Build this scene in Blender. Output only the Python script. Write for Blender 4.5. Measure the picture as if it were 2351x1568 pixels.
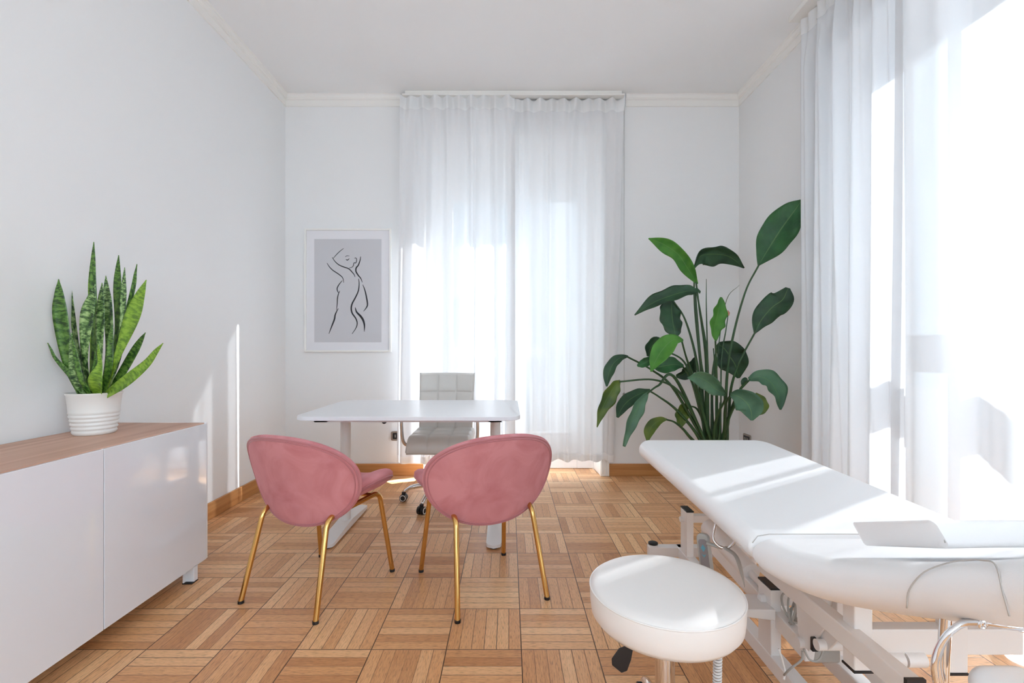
import bpy, bmesh, math, random
from mathutils import Vector, Matrix, Euler
from mathutils.noise import noise as pnoise
random.seed(4)
for o in list(bpy.data.objects): bpy.data.objects.remove(o, do_unlink=True)
S = bpy.context.scene
COL = S.collection
PI = math.pi

# ------------------------------------------------------------------ camera
F = 1097.0; CX = 1168.0; CY = 800.0; H = 1.10
cd = bpy.data.cameras.new('camera'); cam = bpy.data.objects.new('camera', cd); COL.objects.link(cam)
cam.location = (0, 0, H); cam.rotation_euler = (PI/2, 0, 0)
cd.sensor_width = 36.0; cd.lens = F/2351*36.0
cd.shift_x = (1175.5-CX)/2351; cd.shift_y = -(784-CY)/2351
cd.clip_start = 0.05; cd.clip_end = 300
S.camera = cam
# ------------------------------------------------------------------ sky, sun, exposure
w = bpy.data.worlds.new('world'); S.world = w; w.use_nodes = True
bg = w.node_tree.nodes['Background']
bg.inputs['Color'].default_value = (0.71, 0.87, 1.0, 1); bg.inputs['Strength'].default_value = 3.0
SUN_AZ = math.radians(31); SUN_EL = math.radians(30)
sd = bpy.data.lights.new('sun', 'SUN'); sd.energy = 18; sd.angle = math.radians(0.7); sd.color = (0.88, 0.94, 1.0)
sun = bpy.data.objects.new('sun', sd); COL.objects.link(sun)
sdir = Vector((math.cos(SUN_AZ)*math.cos(SUN_EL), math.sin(SUN_AZ)*math.cos(SUN_EL), math.sin(SUN_EL)))
sun.rotation_euler = sdir.to_track_quat('Z', 'Y').to_euler(); sun.location = (8, 6, 7)
S.view_settings.view_transform = 'Standard'; S.view_settings.look = 'None'
S.view_settings.exposure = 1.12; S.view_settings.gamma = 1; S.view_settings.use_curve_mapping = False
S.cycles.max_bounces = 14; S.cycles.diffuse_bounces = 8; S.cycles.glossy_bounces = 5
S.cycles.transmission_bounces = 8; S.cycles.transparent_max_bounces = 24
S.cycles.caustics_reflective = False; S.cycles.caustics_refractive = False

def at(px, py, Y):
    return Vector(((px-CX)*Y/F, Y, H-(py-CY)*Y/F))

# ------------------------------------------------------------------ materials
def srgb(r, g, b):
    f = lambda c: (c/12.92 if c <= 0.04045 else ((c+0.055)/1.055)**2.4)
    return (f(r/255), f(g/255), f(b/255), 1)
def new_mat(name):
    m = bpy.data.materials.new(name); m.use_nodes = True
    return m, m.node_tree.nodes, m.node_tree.links, m.node_tree.nodes['Principled BSDF']
def simple(name, col, rough=0.5, metal=0.0, coat=0.0, spec=0.5, bump=0.0, bscale=200, var=0.0, vscale=6, sheen=0):
    m, N, L, p = new_mat(name)
    p.inputs['Base Color'].default_value = col; p.inputs['Roughness'].default_value = rough
    p.inputs['Metallic'].default_value = metal; p.inputs['Coat Weight'].default_value = coat
    p.inputs['Coat Roughness'].default_value = 0.05
    p.inputs['Specular IOR Level'].default_value = spec; p.inputs['Sheen Weight'].default_value = sheen
    tc = N.new('ShaderNodeTexCoord')
    nz = N.new('ShaderNodeTexNoise'); nz.inputs['Scale'].default_value = vscale; nz.inputs['Detail'].default_value = 3
    L.new(tc.outputs['Object'], nz.inputs['Vector'])
    mx = N.new('ShaderNodeMix'); mx.data_type = 'RGBA'; mx.blend_type = 'MULTIPLY'; mx.inputs['Factor'].default_value = var
    mx.inputs['A'].default_value = col
    L.new(nz.outputs['Fac'], mx.inputs['B']); L.new(mx.outputs['Result'], p.inputs['Base Color'])
    if bump:
        n2 = N.new('ShaderNodeTexNoise'); n2.inputs['Scale'].default_value = bscale; n2.inputs['Detail'].default_value = 4
        L.new(tc.outputs['Object'], n2.inputs['Vector'])
        b = N.new('ShaderNodeBump'); b.inputs['Strength'].default_value = bump; b.inputs['Distance'].default_value = 0.002
        L.new(n2.outputs['Fac'], b.inputs['Height']); L.new(b.outputs['Normal'], p.inputs['Normal'])
    return m
M = {}
M['wall'] = simple('wall_paint', srgb(233, 233, 233), 0.75, bump=0.15, bscale=90, spec=0.3)
M['ceiling'] = simple('ceiling_paint', srgb(240, 241, 242), 0.8, bump=0.1, bscale=80, spec=0.2)
M['trim'] = simple('white_trim', srgb(236, 234, 230), 0.4)
M['pvc'] = simple('window_frame_white', srgb(238, 238, 238), 0.35)
M['desk'] = simple('desk_white', srgb(232, 232, 234), 0.30)
M['steel_white'] = simple('white_powder_coat', srgb(226, 223, 221), 0.35, bump=0.05, bscale=400)
M['gloss'] = simple('gloss_white_lacquer', srgb(226, 229, 234), 0.10, coat=1.0)
M['matt_white'] = simple('matt_white', srgb(230, 230, 232), 0.5)
M['pot'] = simple('white_pot', srgb(226, 223, 218), 0.3)
M['leather'] = simple('white_leatherette', srgb(240, 239, 239), 0.42, bump=0.12, bscale=500)
M['stool_leather'] = simple('stool_leatherette', srgb(230, 225, 221), 0.40, bump=0.12, bscale=500)
M['leather_grey'] = simple('office_leatherette', srgb(208, 205, 200), 0.38, bump=0.12, bscale=400)
M['seam'] = simple('seam_thread', srgb(185, 180, 175), 0.6)
M['black'] = simple('black_plastic', srgb(22, 22, 26), 0.45)
M['chrome'] = simple('chrome', (0.78, 0.78, 0.80, 1), 0.08, metal=1)
M['gold'] = simple('brass_gold', srgb(216, 172, 104), 0.16, metal=1)
M['nickel'] = simple('brushed_nickel', srgb(170, 160, 150), 0.3, metal=1)
M['grey_plastic'] = simple('grey_plastic', srgb(165, 163, 158), 0.45)
M['soil'] = simple('potting_soil', srgb(60, 45, 35), 0.95, bump=1.0, bscale=60, var=0.5, vscale=40)
M['print_grey'] = simple('print_grey', srgb(200, 199, 203), 0.6)
M['mat_white'] = simple('passepartout', srgb(228, 227, 231), 0.6)
M['ink'] = simple('ink', srgb(28, 28, 34), 0.6)
M['stem'] = simple('plant_stem', srgb(52, 88, 50), 0.45, var=0.5, vscale=8)
M['stem_dry'] = simple('dry_flower', srgb(190, 130, 110), 0.8)
M['facade'] = simple('facade_plaster', srgb(172, 180, 188), 0.8, var=0.1)
M['shutter'] = simple('roller_shutter', srgb(214, 211, 205), 0.55)
M['stone'] = simple('balcony_stone', srgb(150, 148, 146), 0.7, var=0.1)
M['street'] = simple('asphalt', srgb(170, 170, 170), 0.9)
M['keypad'] = simple('keypad_film', srgb(128, 122, 124), 0.4)
M['label_blue'] = simple('remote_keypad', srgb(90, 150, 170), 0.4)

def velvet():
    m, N, L, p = new_mat('pink_velvet')
    tc = N.new('ShaderNodeTexCoord')
    n1 = N.new('ShaderNodeTexNoise'); n1.inputs['Scale'].default_value = 5.5; n1.inputs['Detail'].default_value = 5; n1.inputs['Distortion'].default_value = 1.2
    L.new(tc.outputs['Object'], n1.inputs['Vector'])
    r = N.new('ShaderNodeValToRGB'); r.color_ramp.elements[0].position = 0.33; r.color_ramp.elements[0].color = srgb(184, 112, 116)
    r.color_ramp.elements[1].position = 0.60; r.color_ramp.elements[1].color = srgb(202, 134, 138)
    L.new(n1.outputs['Fac'], r.inputs['Fac']); L.new(r.outputs['Color'], p.inputs['Base Color'])
    p.inputs['Roughness'].default_value = 0.85; p.inputs['Sheen Weight'].default_value = 0.55
    p.inputs['Sheen Roughness'].default_value = 0.35; p.inputs['Sheen Tint'].default_value = srgb(235, 170, 175)
    n2 = N.new('ShaderNodeTexNoise'); n2.inputs['Scale'].default_value = 700
    L.new(tc.outputs['Object'], n2.inputs['Vector'])
    b = N.new('ShaderNodeBump'); b.inputs['Strength'].default_value = 0.2; b.inputs['Distance'].default_value = 0.001
    L.new(n2.outputs['Fac'], b.inputs['Height']); L.new(b.outputs['Normal'], p.inputs['Normal'])
    return m
M['velvet'] = velvet()
M['velvet_dark'] = simple('velvet_piping', srgb(176, 108, 112), 0.8, sheen=0.3)

def wood(name, c1, c2, axis='Y', scale=1.0, rough=0.35):
    m, N, L, p = new_mat(name)
    tc = N.new('ShaderNodeTexCoord'); mp = N.new('ShaderNodeMapping')
    s = [40*scale]*3; s['XYZ'.index(axis)] = 1.6*scale
    mp.inputs['Scale'].default_value = s
    L.new(tc.outputs['Object'], mp.inputs['Vector'])
    n = N.new('ShaderNodeTexNoise'); n.inputs['Scale'].default_value = 1.0; n.inputs['Detail'].default_value = 5; n.inputs['Distortion'].default_value = 0.6
    L.new(mp.outputs['Vector'], n.inputs['Vector'])
    r = N.new('ShaderNodeValToRGB'); r.color_ramp.elements[0].position = 0.3; r.color_ramp.elements[0].color = c1
    r.color_ramp.elements[1].position = 0.7; r.color_ramp.elements[1].color = c2
    L.new(n.outputs['Fac'], r.inputs['Fac']); L.new(r.outputs['Color'], p.inputs['Base Color'])
    p.inputs['Roughness'].default_value = rough
    return m
M['oak_top'] = wood('oak_laminate', srgb(182, 138, 116), srgb(206, 166, 144), 'Y', 1.0, 0.5)
M['base_wood'] = wood('skirting_wood', srgb(168, 112, 62), srgb(196, 142, 88), 'X', 1.0, 0.4)
M['base_wood_y'] = wood('skirting_wood_side', srgb(168, 112, 62), srgb(196, 142, 88), 'Y', 1.0, 0.4)

def parquet():
    m, N, L, p = new_mat('mosaic_parquet')
    s = 0.274; X0 = 0.046; Y0 = 1.746
    tc = N.new('ShaderNodeTexCoord'); sx = N.new('ShaderNodeSeparateXYZ'); L.new(tc.outputs['Object'], sx.inputs[0])
    def mth(op, a, b=None, c=None):
        n = N.new('ShaderNodeMath'); n.operation = op
        for i, v in enumerate((a, b, c)):
            if v is None: continue
            if isinstance(v, (int, float)): n.inputs[i].default_value = v
            else: L.new(v, n.inputs[i])
        return n.outputs[0]
    u = mth('DIVIDE', mth('SUBTRACT', sx.outputs['X'], X0), s)
    v = mth('DIVIDE', mth('SUBTRACT', sx.outputs['Y'], Y0), s)
    iu = mth('FLOOR', u); iv = mth('FLOOR', v)
    fu = mth('SUBTRACT', u, iu); fv = mth('SUBTRACT', v, iv)
    par = mth('FLOORED_MODULO', mth('ADD', iu, iv), 2)          # 0: slats run along X
    def mix(fac, a, b):
        n = N.new('ShaderNodeMix'); n.data_type = 'FLOAT'; L.new(fac, n.inputs[0]); L.new(a, n.inputs[2]); L.new(b, n.inputs[3]); return n.outputs[0]
    across = mix(par, fv, fu); along = mix(par, fu, fv)
    a5 = mth('MULTIPLY', across, 6); ia = mth('FLOOR', a5); fa = mth('SUBTRACT', a5, ia)
    cv = N.new('ShaderNodeCombineXYZ'); L.new(iu, cv.inputs[0]); L.new(iv, cv.inputs[1]); L.new(ia, cv.inputs[2])
    wn = N.new('ShaderNodeTexWhiteNoise'); wn.noise_dimensions = '3D'; L.new(cv.outputs[0], wn.inputs['Vector'])
    c2 = N.new('ShaderNodeCombineXYZ'); L.new(iu, c2.inputs[0]); L.new(iv, c2.inputs[1])
    wn2 = N.new('ShaderNodeTexWhiteNoise'); wn2.noise_dimensions = '3D'; L.new(c2.outputs[0], wn2.inputs['Vector'])
    # grain
    gv = N.new('ShaderNodeCombineXYZ')
    L.new(mth('ADD', mth('MULTIPLY', along, 2.2), mth('MULTIPLY', wn.outputs['Value'], 37)), gv.inputs[0])
    L.new(mth('MULTIPLY', across, 46), gv.inputs[1]); L.new(mth('MULTIPLY', mth('ADD', iu, mth('MULTIPLY', iv, 7)), 3.1), gv.inputs[2])
    gn = N.new('ShaderNodeTexNoise'); gn.inputs['Scale'].default_value = 1.0; gn.inputs['Detail'].default_value = 6; gn.inputs['Roughness'].default_value = 0.65
    gn.inputs['Distortion'].default_value = 0.4
    L.new(gv.outputs[0], gn.inputs['Vector'])
    # fine dark pores
    pv = N.new('ShaderNodeCombineXYZ'); L.new(mth('MULTIPLY', along, 9), pv.inputs[0]); L.new(mth('MULTIPLY', across, 110), pv.inputs[1]); L.new(mth('ADD', iu, mth('MULTIPLY', iv, 5)), pv.inputs[2])
    pn = N.new('ShaderNodeTexNoise'); pn.inputs['Detail'].default_value = 2; L.new(pv.outputs[0], pn.inputs['Vector']); pn.inputs['Scale'].default_value = 1.0
    val = mth('ADD', mth('ADD', mth('MULTIPLY', wn.outputs['Value'], 0.50), mth('MULTIPLY', gn.outputs['Fac'], 0.55)), mth('MULTIPLY', wn2.outputs['Value'], 0.14))
    r = N.new('ShaderNodeValToRGB'); e = r.color_ramp.elements
    e[0].position = 0.2; e[0].color = srgb(180, 122, 76); e[1].position = 0.95; e[1].color = srgb(242, 198, 148)
    x = e.new(0.5); x.color = srgb(216, 160, 110); x = e.new(0.7); x.color = srgb(228, 177, 128)
    L.new(val, r.inputs['Fac'])
    pr = N.new('ShaderNodeMapRange'); pr.inputs['From Min'].default_value = 0.36; pr.inputs['From Max'].default_value = 0.48
    pr.inputs['To Min'].default_value = 0.66; pr.inputs['To Max'].default_value = 1.0; L.new(pn.outputs['Fac'], pr.inputs['Value'])
    # gaps
    def edge(f, wd):   # 1 near the edges of a cell
        d = mth('MINIMUM', f, mth('SUBTRACT', 1.0, f))
        mr = N.new('ShaderNodeMapRange'); mr.inputs['From Min'].default_value = wd*0.35; mr.inputs['From Max'].default_value = wd; mr.inputs['To Min'].default_value = 1; mr.inputs['To Max'].default_value = 0
        L.new(d, mr.inputs['Value']); return mr.outputs[0]
    gsl = mth('MULTIPLY', edge(fa, 0.044), mth('ADD', 0.25, mth('MULTIPLY', wn.outputs['Value'], 0.75)))
    gsq = mth('MULTIPLY', mth('MAXIMUM', edge(fu, 0.0095), edge(fv, 0.0095)), 0.95)
    gap = mth('MAXIMUM', gsl, gsq)
    m1 = N.new('ShaderNodeMix'); m1.data_type = 'RGBA'; m1.blend_type = 'MULTIPLY'; m1.inputs['Factor'].default_value = 1
    L.new(r.outputs['Color'], m1.inputs['A']); L.new(pr.outputs[0], m1.inputs['B'])
    m2 = N.new('ShaderNodeMix'); m2.data_type = 'RGBA'; L.new(gap, m2.inputs['Factor']); L.new(m1.outputs['Result'], m2.inputs['A']); m2.inputs['B'].default_value = srgb(44, 26, 16)
    L.new(m2.outputs['Result'], p.inputs['Base Color'])
    L.new(mth('ADD', 0.27, mth('MULTIPLY', gn.outputs['Fac'], 0.16)), p.inputs['Roughness'])
    p.inputs['Specular IOR Level'].default_value = 0.45
    b = N.new('ShaderNodeBump'); b.inputs['Strength'].default_value = 0.35; b.inputs['Distance'].default_value = 0.0015
    L.new(mth('SUBTRACT', mth('MULTIPLY', gn.outputs['Fac'], 0.15), gap), b.inputs['Height']); L.new(b.outputs['Normal'], p.inputs['Normal'])
    return m
M['parquet'] = parquet()

def sheer(name, col, transp, weave=True, trans=0.6):
    m, N, L, p = new_mat(name); out = N['Material Output']; N.remove(p)
    d = N.new('ShaderNodeBsdfDiffuse'); d.inputs['Color'].default_value = col
    t = N.new('ShaderNodeBsdfTranslucent'); t.inputs['Color'].default_value = col
    tr = N.new('ShaderNodeBsdfTransparent')
    m1 = N.new('ShaderNodeMixShader'); m1.inputs[0].default_value = trans; L.new(d.outputs[0], m1.inputs[1]); L.new(t.outputs[0], m1.inputs[2])
    m2 = N.new('ShaderNodeMixShader'); L.new(m1.outputs[0], m2.inputs[1]); L.new(tr.outputs[0], m2.inputs[2])
    # a woven veil shows less of what lies behind it when it is seen at a slant
    lw = N.new('ShaderNodeLayerWeight'); lw.inputs['Blend'].default_value = 0.35
    mr = N.new('ShaderNodeMapRange'); mr.inputs['From Min'].default_value = 0.0; mr.inputs['From Max'].default_value = 0.9
    mr.inputs['To Min'].default_value = transp; mr.inputs['To Max'].default_value = transp*0.2
    L.new(lw.outputs['Facing'], mr.inputs['Value']); L.new(mr.outputs[0], m2.inputs[0])
    L.new(m2.outputs[0], out.inputs['Surface'])
    return m
M['sheer'] = sheer('sheer_curtain', (0.81, 0.81, 0.82, 1), 0.035, trans=0.15)
M['sheer_r'] = sheer('sheer_curtain_dense', (0.73, 0.745, 0.765, 1), 0.08, trans=0.095)
M['sheer_hem'] = sheer('curtain_tape', (0.94, 0.94, 0.94, 1), 0.06, trans=0.35)

def glass():
    m, N, L, p = new_mat('window_glass'); out = N['Material Output']; N.remove(p)
    g = N.new('ShaderNodeBsdfGlossy'); g.inputs['Roughness'].default_value = 0.0
    t = N.new('ShaderNodeBsdfTransparent'); 
    mx = N.new('ShaderNodeMixShader'); mx.inputs[0].default_value = 0.05; L.new(t.outputs[0], mx.inputs[1]); L.new(g.outputs[0], mx.inputs[2])
    L.new(mx.outputs[0], out.inputs['Surface']); return m
M['glass'] = glass()

def leaf_mat(name, c1, c2, rough=0.38, ribs=60):
    m, N, L, p = new_mat(name)
    tc = N.new('ShaderNodeTexCoord'); sx = N.new('ShaderNodeSeparateXYZ'); L.new(tc.outputs['UV'], sx.inputs[0])
    # u 0..1 across, v along; side veins run outward and forward
    a = N.new('ShaderNodeMath'); a.operation = 'ABSOLUTE'; s_ = N.new('ShaderNodeMath'); s_.operation = 'SUBTRACT'; L.new(sx.outputs['X'], s_.inputs[0]); s_.inputs[1].default_value = 0.5; L.new(s_.outputs[0], a.inputs[0])
    k = N.new('ShaderNodeMath'); k.operation = 'MULTIPLY_ADD'; L.new(a.outputs[0], k.inputs[0]); k.inputs[1].default_value = -0.35; L.new(sx.outputs['Y'], k.inputs[2])
    sn = N.new('ShaderNodeMath'); sn.operation = 'MULTIPLY'; L.new(k.outputs[0], sn.inputs[0]); sn.inputs[1].default_value = ribs*6.28
    si = N.new('ShaderNodeMath'); si.operation = 'SINE'; L.new(sn.outputs[0], si.inputs[0])
    nz = N.new('ShaderNodeTexNoise'); nz.inputs['Scale'].default_value = 9; L.new(tc.outputs['Object'], nz.inputs['Vector'])
    r = N.new('ShaderNodeValToRGB'); r.color_ramp.elements[0].position = 0.35; r.color_ramp.elements[0].color = c1; r.color_ramp.elements[1].position = 0.65; r.color_ramp.elements[1].color = c2
    L.new(nz.outputs['Fac'], r.inputs['Fac'])
    # pale midrib
    mr = N.new('ShaderNodeMapRange'); mr.inputs['From Min'].default_value = 0.0; mr.inputs['From Max'].default_value = 0.025; mr.inputs['To Min'].default_value = 0.55; mr.inputs['To Max'].default_value = 0
    L.new(a.outputs[0], mr.inputs['Value'])
    mx = N.new('ShaderNodeMix'); mx.data_type = 'RGBA'; L.new(mr.outputs[0], mx.inputs['Factor']); L.new(r.outputs['Color'], mx.inputs['A']); mx.inputs['B'].default_value = srgb(120, 160, 95)
    L.new(mx.outputs['Result'], p.inputs['Base Color'])
    p.inputs['Roughness'].default_value = rough; p.inputs['Specular IOR Level'].default_value = 0.5
    b = N.new('ShaderNodeBump'); b.inputs['Strength'].default_value = 0.35; b.inputs['Distance'].default_value = 0.002
    L.new(si.outputs[0], b.inputs['Height']); L.new(b.outputs['Normal'], p.inputs['Normal'])
    out = N['Material Output']; t = N.new('ShaderNodeBsdfTranslucent'); L.new(mx.outputs['Result'], t.inputs['Color'])
    ms = N.new('ShaderNodeMixShader'); ms.inputs[0].default_value = 0.18; L.new(p.outputs[0], ms.inputs[1]); L.new(t.outputs[0], ms.inputs[2]); L.new(ms.outputs[0], out.inputs['Surface'])
    return m
M['leaf_dark'] = leaf_mat('leaf_dark', srgb(34, 64, 44), srgb(52, 88, 58))
M['leaf_mid'] = leaf_mat('leaf_mid', srgb(40, 86, 48), srgb(56, 108, 60))
M['leaf_grey'] = leaf_mat('leaf_grey', srgb(70, 108, 82), srgb(92, 134, 102))
M['leaf_bright'] = leaf_mat('leaf_bright', srgb(58, 118, 38), srgb(86, 150, 54))
M['leaf_olive'] = leaf_mat('leaf_olive', srgb(68, 92, 36), srgb(104, 124, 46))

def snake_mat(name, base, light, dark, amt):
    m, N, L, p = new_mat(name)
    tc = N.new('ShaderNodeTexCoord'); mp = N.new('ShaderNodeMapping'); mp.inputs['Scale'].default_value = (1.6, 34, 1)
    L.new(tc.outputs['UV'], mp.inputs['Vector'])
    n = N.new('ShaderNodeTexNoise'); n.inputs['Scale'].default_value = 1.0; n.inputs['Detail'].default_value = 5; n.inputs['Roughness'].default_value = 0.6; n.inputs['Distortion'].default_value = 0.15
    oi = N.new('ShaderNodeObjectInfo'); ad = N.new('ShaderNodeVectorMath'); ad.operation = 'ADD'
    L.new(mp.outputs['Vector'], ad.inputs[0]); L.new(oi.outputs['Random'], ad.inputs[1]); L.new(ad.outputs[0], n.inputs['Vector'])
    r = N.new('ShaderNodeValToRGB'); e = r.color_ramp.elements
    e[0].position = 0.40; e[0].color = dark; e[1].position = 0.60; e[1].color = light; x = e.new(0.5); x.color = base
    L.new(n.outputs['Fac'], r.inputs['Fac'])
    mx = N.new('ShaderNodeMix'); mx.data_type = 'RGBA'; mx.inputs['Factor'].default_value = amt; mx.inputs['A'].default_value = base
    L.new(r.outputs['Color'], mx.inputs['B']); L.new(mx.outputs['Result'], p.inputs['Base Color'])
    p.inputs['Roughness'].default_value = 0.35
    return m
M['snake_a'] = snake_mat('snake_banded', srgb(84, 120, 58), srgb(158, 186, 122), srgb(24, 50, 26), 1.0)
M['snake_b'] = snake_mat('snake_dark', srgb(66, 106, 34), srgb(104, 142, 62), srgb(26, 54, 22), 0.9)
M['snake_c'] = snake_mat('snake_lime', srgb(112, 150, 40), srgb(140, 176, 60), srgb(66, 104, 30), 0.75)
M['snake_rim'] = simple('snake_margin', srgb(180, 190, 90), 0.4)

# ------------------------------------------------------------------ builders
def tag(o, label=None, cat=None, group=None, kind=None):
    if label: o['label'] = label
    if cat: o['category'] = cat
    if group: o['group'] = group
    if kind: o['kind'] = kind
    return o
def thing(name, label, cat, loc=(0, 0, 0), rz=0.0, group=None):
    o = bpy.data.objects.new(name, None); COL.objects.link(o); o.empty_display_size = 0.1
    o.location = loc; o.rotation_euler = (0, 0, rz)
    return tag(o, label, cat, group)
class MB:
    def __init__(s): s.v = []; s.f = []; s.uv = {}
    def add(s, vs, fs):
        o = len(s.v); s.v += [Vector(v) for v in vs]; s.f += [tuple(i+o for i in f) for f in fs]; return o
    def box(s, x0, x1, y0, y1, z0, z1):
        s.add([(x0,y0,z0),(x1,y0,z0),(x1,y1,z0),(x0,y1,z0),(x0,y0,z1),(x1,y0,z1),(x1,y1,z1),(x0,y1,z1)],
              [(0,3,2,1),(4,5,6,7),(0,1,5,4),(1,2,6,5),(2,3,7,6),(3,0,4,7)]); return s
    def beam(s, a, b, wd, ht, up=(0, 0, 1)):
        a = Vector(a); b = Vector(b); d = (b-a).normalized(); u = Vector(up); sd_ = d.cross(u).normalized(); u = sd_.cross(d).normalized()
        vs = []
        for q in (a, b):
            for (i, j) in ((-1,-1),(1,-1),(1,1),(-1,1)): vs.append(q+sd_*(i*wd/2)+u*(j*ht/2))
        s.add(vs, [(0,3,2,1),(4,5,6,7),(0,1,5,4),(1,2,6,5),(2,3,7,6),(3,0,4,7)]); return s
    def tube(s, pts, r, n=10, closed=False, flat=None):
        pts = [Vector(p) for p in pts]; k = len(pts); rs = r if isinstance(r, (list, tuple)) else [r]*k
        prev = None; vs = []
        for i, p in enumerate(pts):
            if closed: t = (pts[(i+1) % k]-pts[i-1])
            else: t = pts[min(i+1, k-1)]-pts[max(i-1, 0)]
            t.normalize()
            if prev is None:
                a = Vector((0, 0, 1)) if abs(t.z) < 0.9 else Vector((1, 0, 0)); nrm = t.cross(a).normalized()
            else:
                nrm = (prev-t*prev.dot(t)).normalized()
            prev = nrm; bn = t.cross(nrm)
            for j in range(n):
                th = 2*PI*j/n; vs.append(p+(nrm*math.cos(th)+bn*math.sin(th)*(flat or 1))*rs[i])
        fs = []
        for i in range(k if closed else k-1):
            for j in range(n):
                a = i*n+j; b = i*n+(j+1) % n; c = ((i+1) % k)*n+(j+1) % n; d = ((i+1) % k)*n+j
                fs.append((a, b, c, d))
        if not closed: fs += [tuple(range(n-1, -1, -1)), tuple((k-1)*n+j for j in range(n))]
        s.add(vs, fs); return s
    def lathe(s, prof, c=(0, 0, 0), n=48, cap=True):
        c = Vector(c); vs = []
        for (r, z) in prof:
            for j in range(n): th = 2*PI*j/n; vs.append(c+Vector((r*math.cos(th), r*math.sin(th), z)))
        fs = []
        for i in range(len(prof)-1):
            for j in range(n): fs.append((i*n+j, i*n+(j+1) % n, (i+1)*n+(j+1) % n, (i+1)*n+j))
        if cap: fs += [tuple(range(n-1, -1, -1)), tuple((len(prof)-1)*n+j for j in range(n))]
        s.add(vs, fs); return s
    def prism(s, pts, z0, z1):
        n = len(pts); vs = [(x, y, z0) for x, y in pts]+[(x, y, z1) for x, y in pts]
        s.add(vs, [tuple(range(n-1, -1, -1)), tuple(range(n, 2*n))]+[(i, (i+1) % n, n+(i+1) % n, n+i) for i in range(n)]); return s
    def grid(s, nu, nv, fn, closed_u=False):
        vs = [fn(i/(nu-(0 if closed_u else 1)), j/(nv-1)) for j in range(nv) for i in range(nu)]
        fs = []
        for j in range(nv-1):
            for i in range(nu if closed_u else nu-1):
                i2 = (i+1) % nu; fs.append((j*nu+i, j*nu+i2, (j+1)*nu+i2, (j+1)*nu+i))
        s.add(vs, fs); return s
    def build(s, name, mat, parent=None, smooth=True, bevel=0, seg=3, world=False, kind=None, sub=0, angle=40, uv=None, solid=0):
        me = bpy.data.meshes.new(name)
        off = Vector((0, 0, 0))
        if world and parent is not None:
            off = parent.location.copy()
            if parent.parent is not None: off += parent.parent.location
        me.from_pydata([tuple(v-off) for v in s.v], [], s.f); me.update()
        o = bpy.data.objects.new(name, me); COL.objects.link(o)
        me.materials.append(mat if not isinstance(mat, str) else M[mat])
        if uv:
            ul = me.uv_layers.new(name='UVMap')
            for l in me.loops: ul.data[l.index].uv = uv[l.vertex_index]
        bm = bmesh.new(); bm.from_mesh(me); bmesh.ops.recalc_face_normals(bm, faces=bm.faces)
        for f in bm.faces: f.smooth = smooth
        bm.to_mesh(me); bm.free()
        if parent is not None: o.parent = parent
        if bevel:
            b = o.modifiers.new('bevel', 'BEVEL'); b.width = bevel; b.segments = seg; b.limit_method = 'ANGLE'; b.angle_limit = math.radians(30)
        if sub:
            q = o.modifiers.new('sub', 'SUBSURF'); q.levels = sub; q.render_levels = sub
        if smooth and angle:
            for e in me.edges: pass
            try:
                me.set_sharp_from_angle(angle=math.radians(angle))
            except Exception: pass
        if kind: o['kind'] = kind
        return o
def rrect(x0, x1, y0, y1, r, n=8):
    pts = []
    for (cx, cy, a0) in ((x1-r, y0+r, -PI/2), (x1-r, y1-r, 0), (x0+r, y1-r, PI/2), (x0+r, y0+r, PI)):
        for i in range(n+1): a = a0+PI/2*i/n; pts.append((cx+r*math.cos(a), cy+r*math.sin(a)))
    return pts
def spline(pts, n=24):
    """Catmull-Rom through the points"""
    P = [Vector(p) for p in pts]; P = [P[0]*2-P[1]]+P+[P[-1]*2-P[-2]]; out = []; k = len(P)-3
    for i in range(n+1):
        t = i/n*k; j = min(int(t), k-1); t -= j; a, b, c, d = P[j:j+4]
        out.append(0.5*((2*b)+(c-a)*t+(2*a-5*b+4*c-d)*t*t+(3*b-a-3*c+d)*t**3))
    return out
def struct(mb, name, mat, **k): return mb.build(name, mat, kind='structure', **k)

# ------------------------------------------------------------------ room shell
XL, XR, YB, YF, ZC = -1.931, 1.992, 4.132, -2.6, 3.288
RX0, RX1, RZ = -0.735, 0.862, 2.93          # recess of the french window in the back wall
RY0, RY1 = -1.6, 2.98                       # openings in the right wall; the rear bay is added for fill light
BT, RT = 0.40, 0.45                         # thickness of back and right wall
struct(MB().box(XL-.2, XR+RT, YF-.2, YB+BT, -.12, 0), 'floor', 'parquet', smooth=False)
struct(MB().box(XL-.2, XR+RT, YF-.2, YB+BT, ZC, ZC+.2), 'ceiling', 'ceiling', smooth=False)
struct(MB().box(XL-.2, XL, YF-.2, YB+BT, 0, ZC), 'wall_left', 'wall', smooth=False)
b = MB(); b.box(XL-.2, -1.60, YF-.2, YF, 0, ZC); b.box(1.0, XR+RT, YF-.2, YF, 0, ZC); b.box(-1.60, 1.0, YF-.2, YF, 3.05, ZC); b.box(-1.60, 1.0, YF-.2, YF, 0, .9)  # opening belongs to the added fill window
struct(b, 'wall_front', 'wall', smooth=False)
b = MB(); b.box(XL, RX0, YB, YB+BT, 0, ZC); b.box(RX1, XR+RT, YB, YB+BT, 0, ZC); b.box(RX0, RX1, YB, YB+BT, RZ, ZC)
struct(b, 'wall_back', 'wall', smooth=False)
b = MB(); b.box(XR, XR+RT, 2.98, YB, 0, ZC); b.box(XR, XR+RT, -.25, 0.95, 0, ZC); b.box(XR, XR+RT, YF, -2.5, 0, ZC)
b.box(XR, XR+RT, 0.95, 2.98, RZ, ZC); b.box(XR, XR+RT, -2.5, -.25, RZ, ZC)  # rear opening cut for the added, unseen fill window
struct(b, 'wall_right', 'wall', smooth=False)
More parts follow.
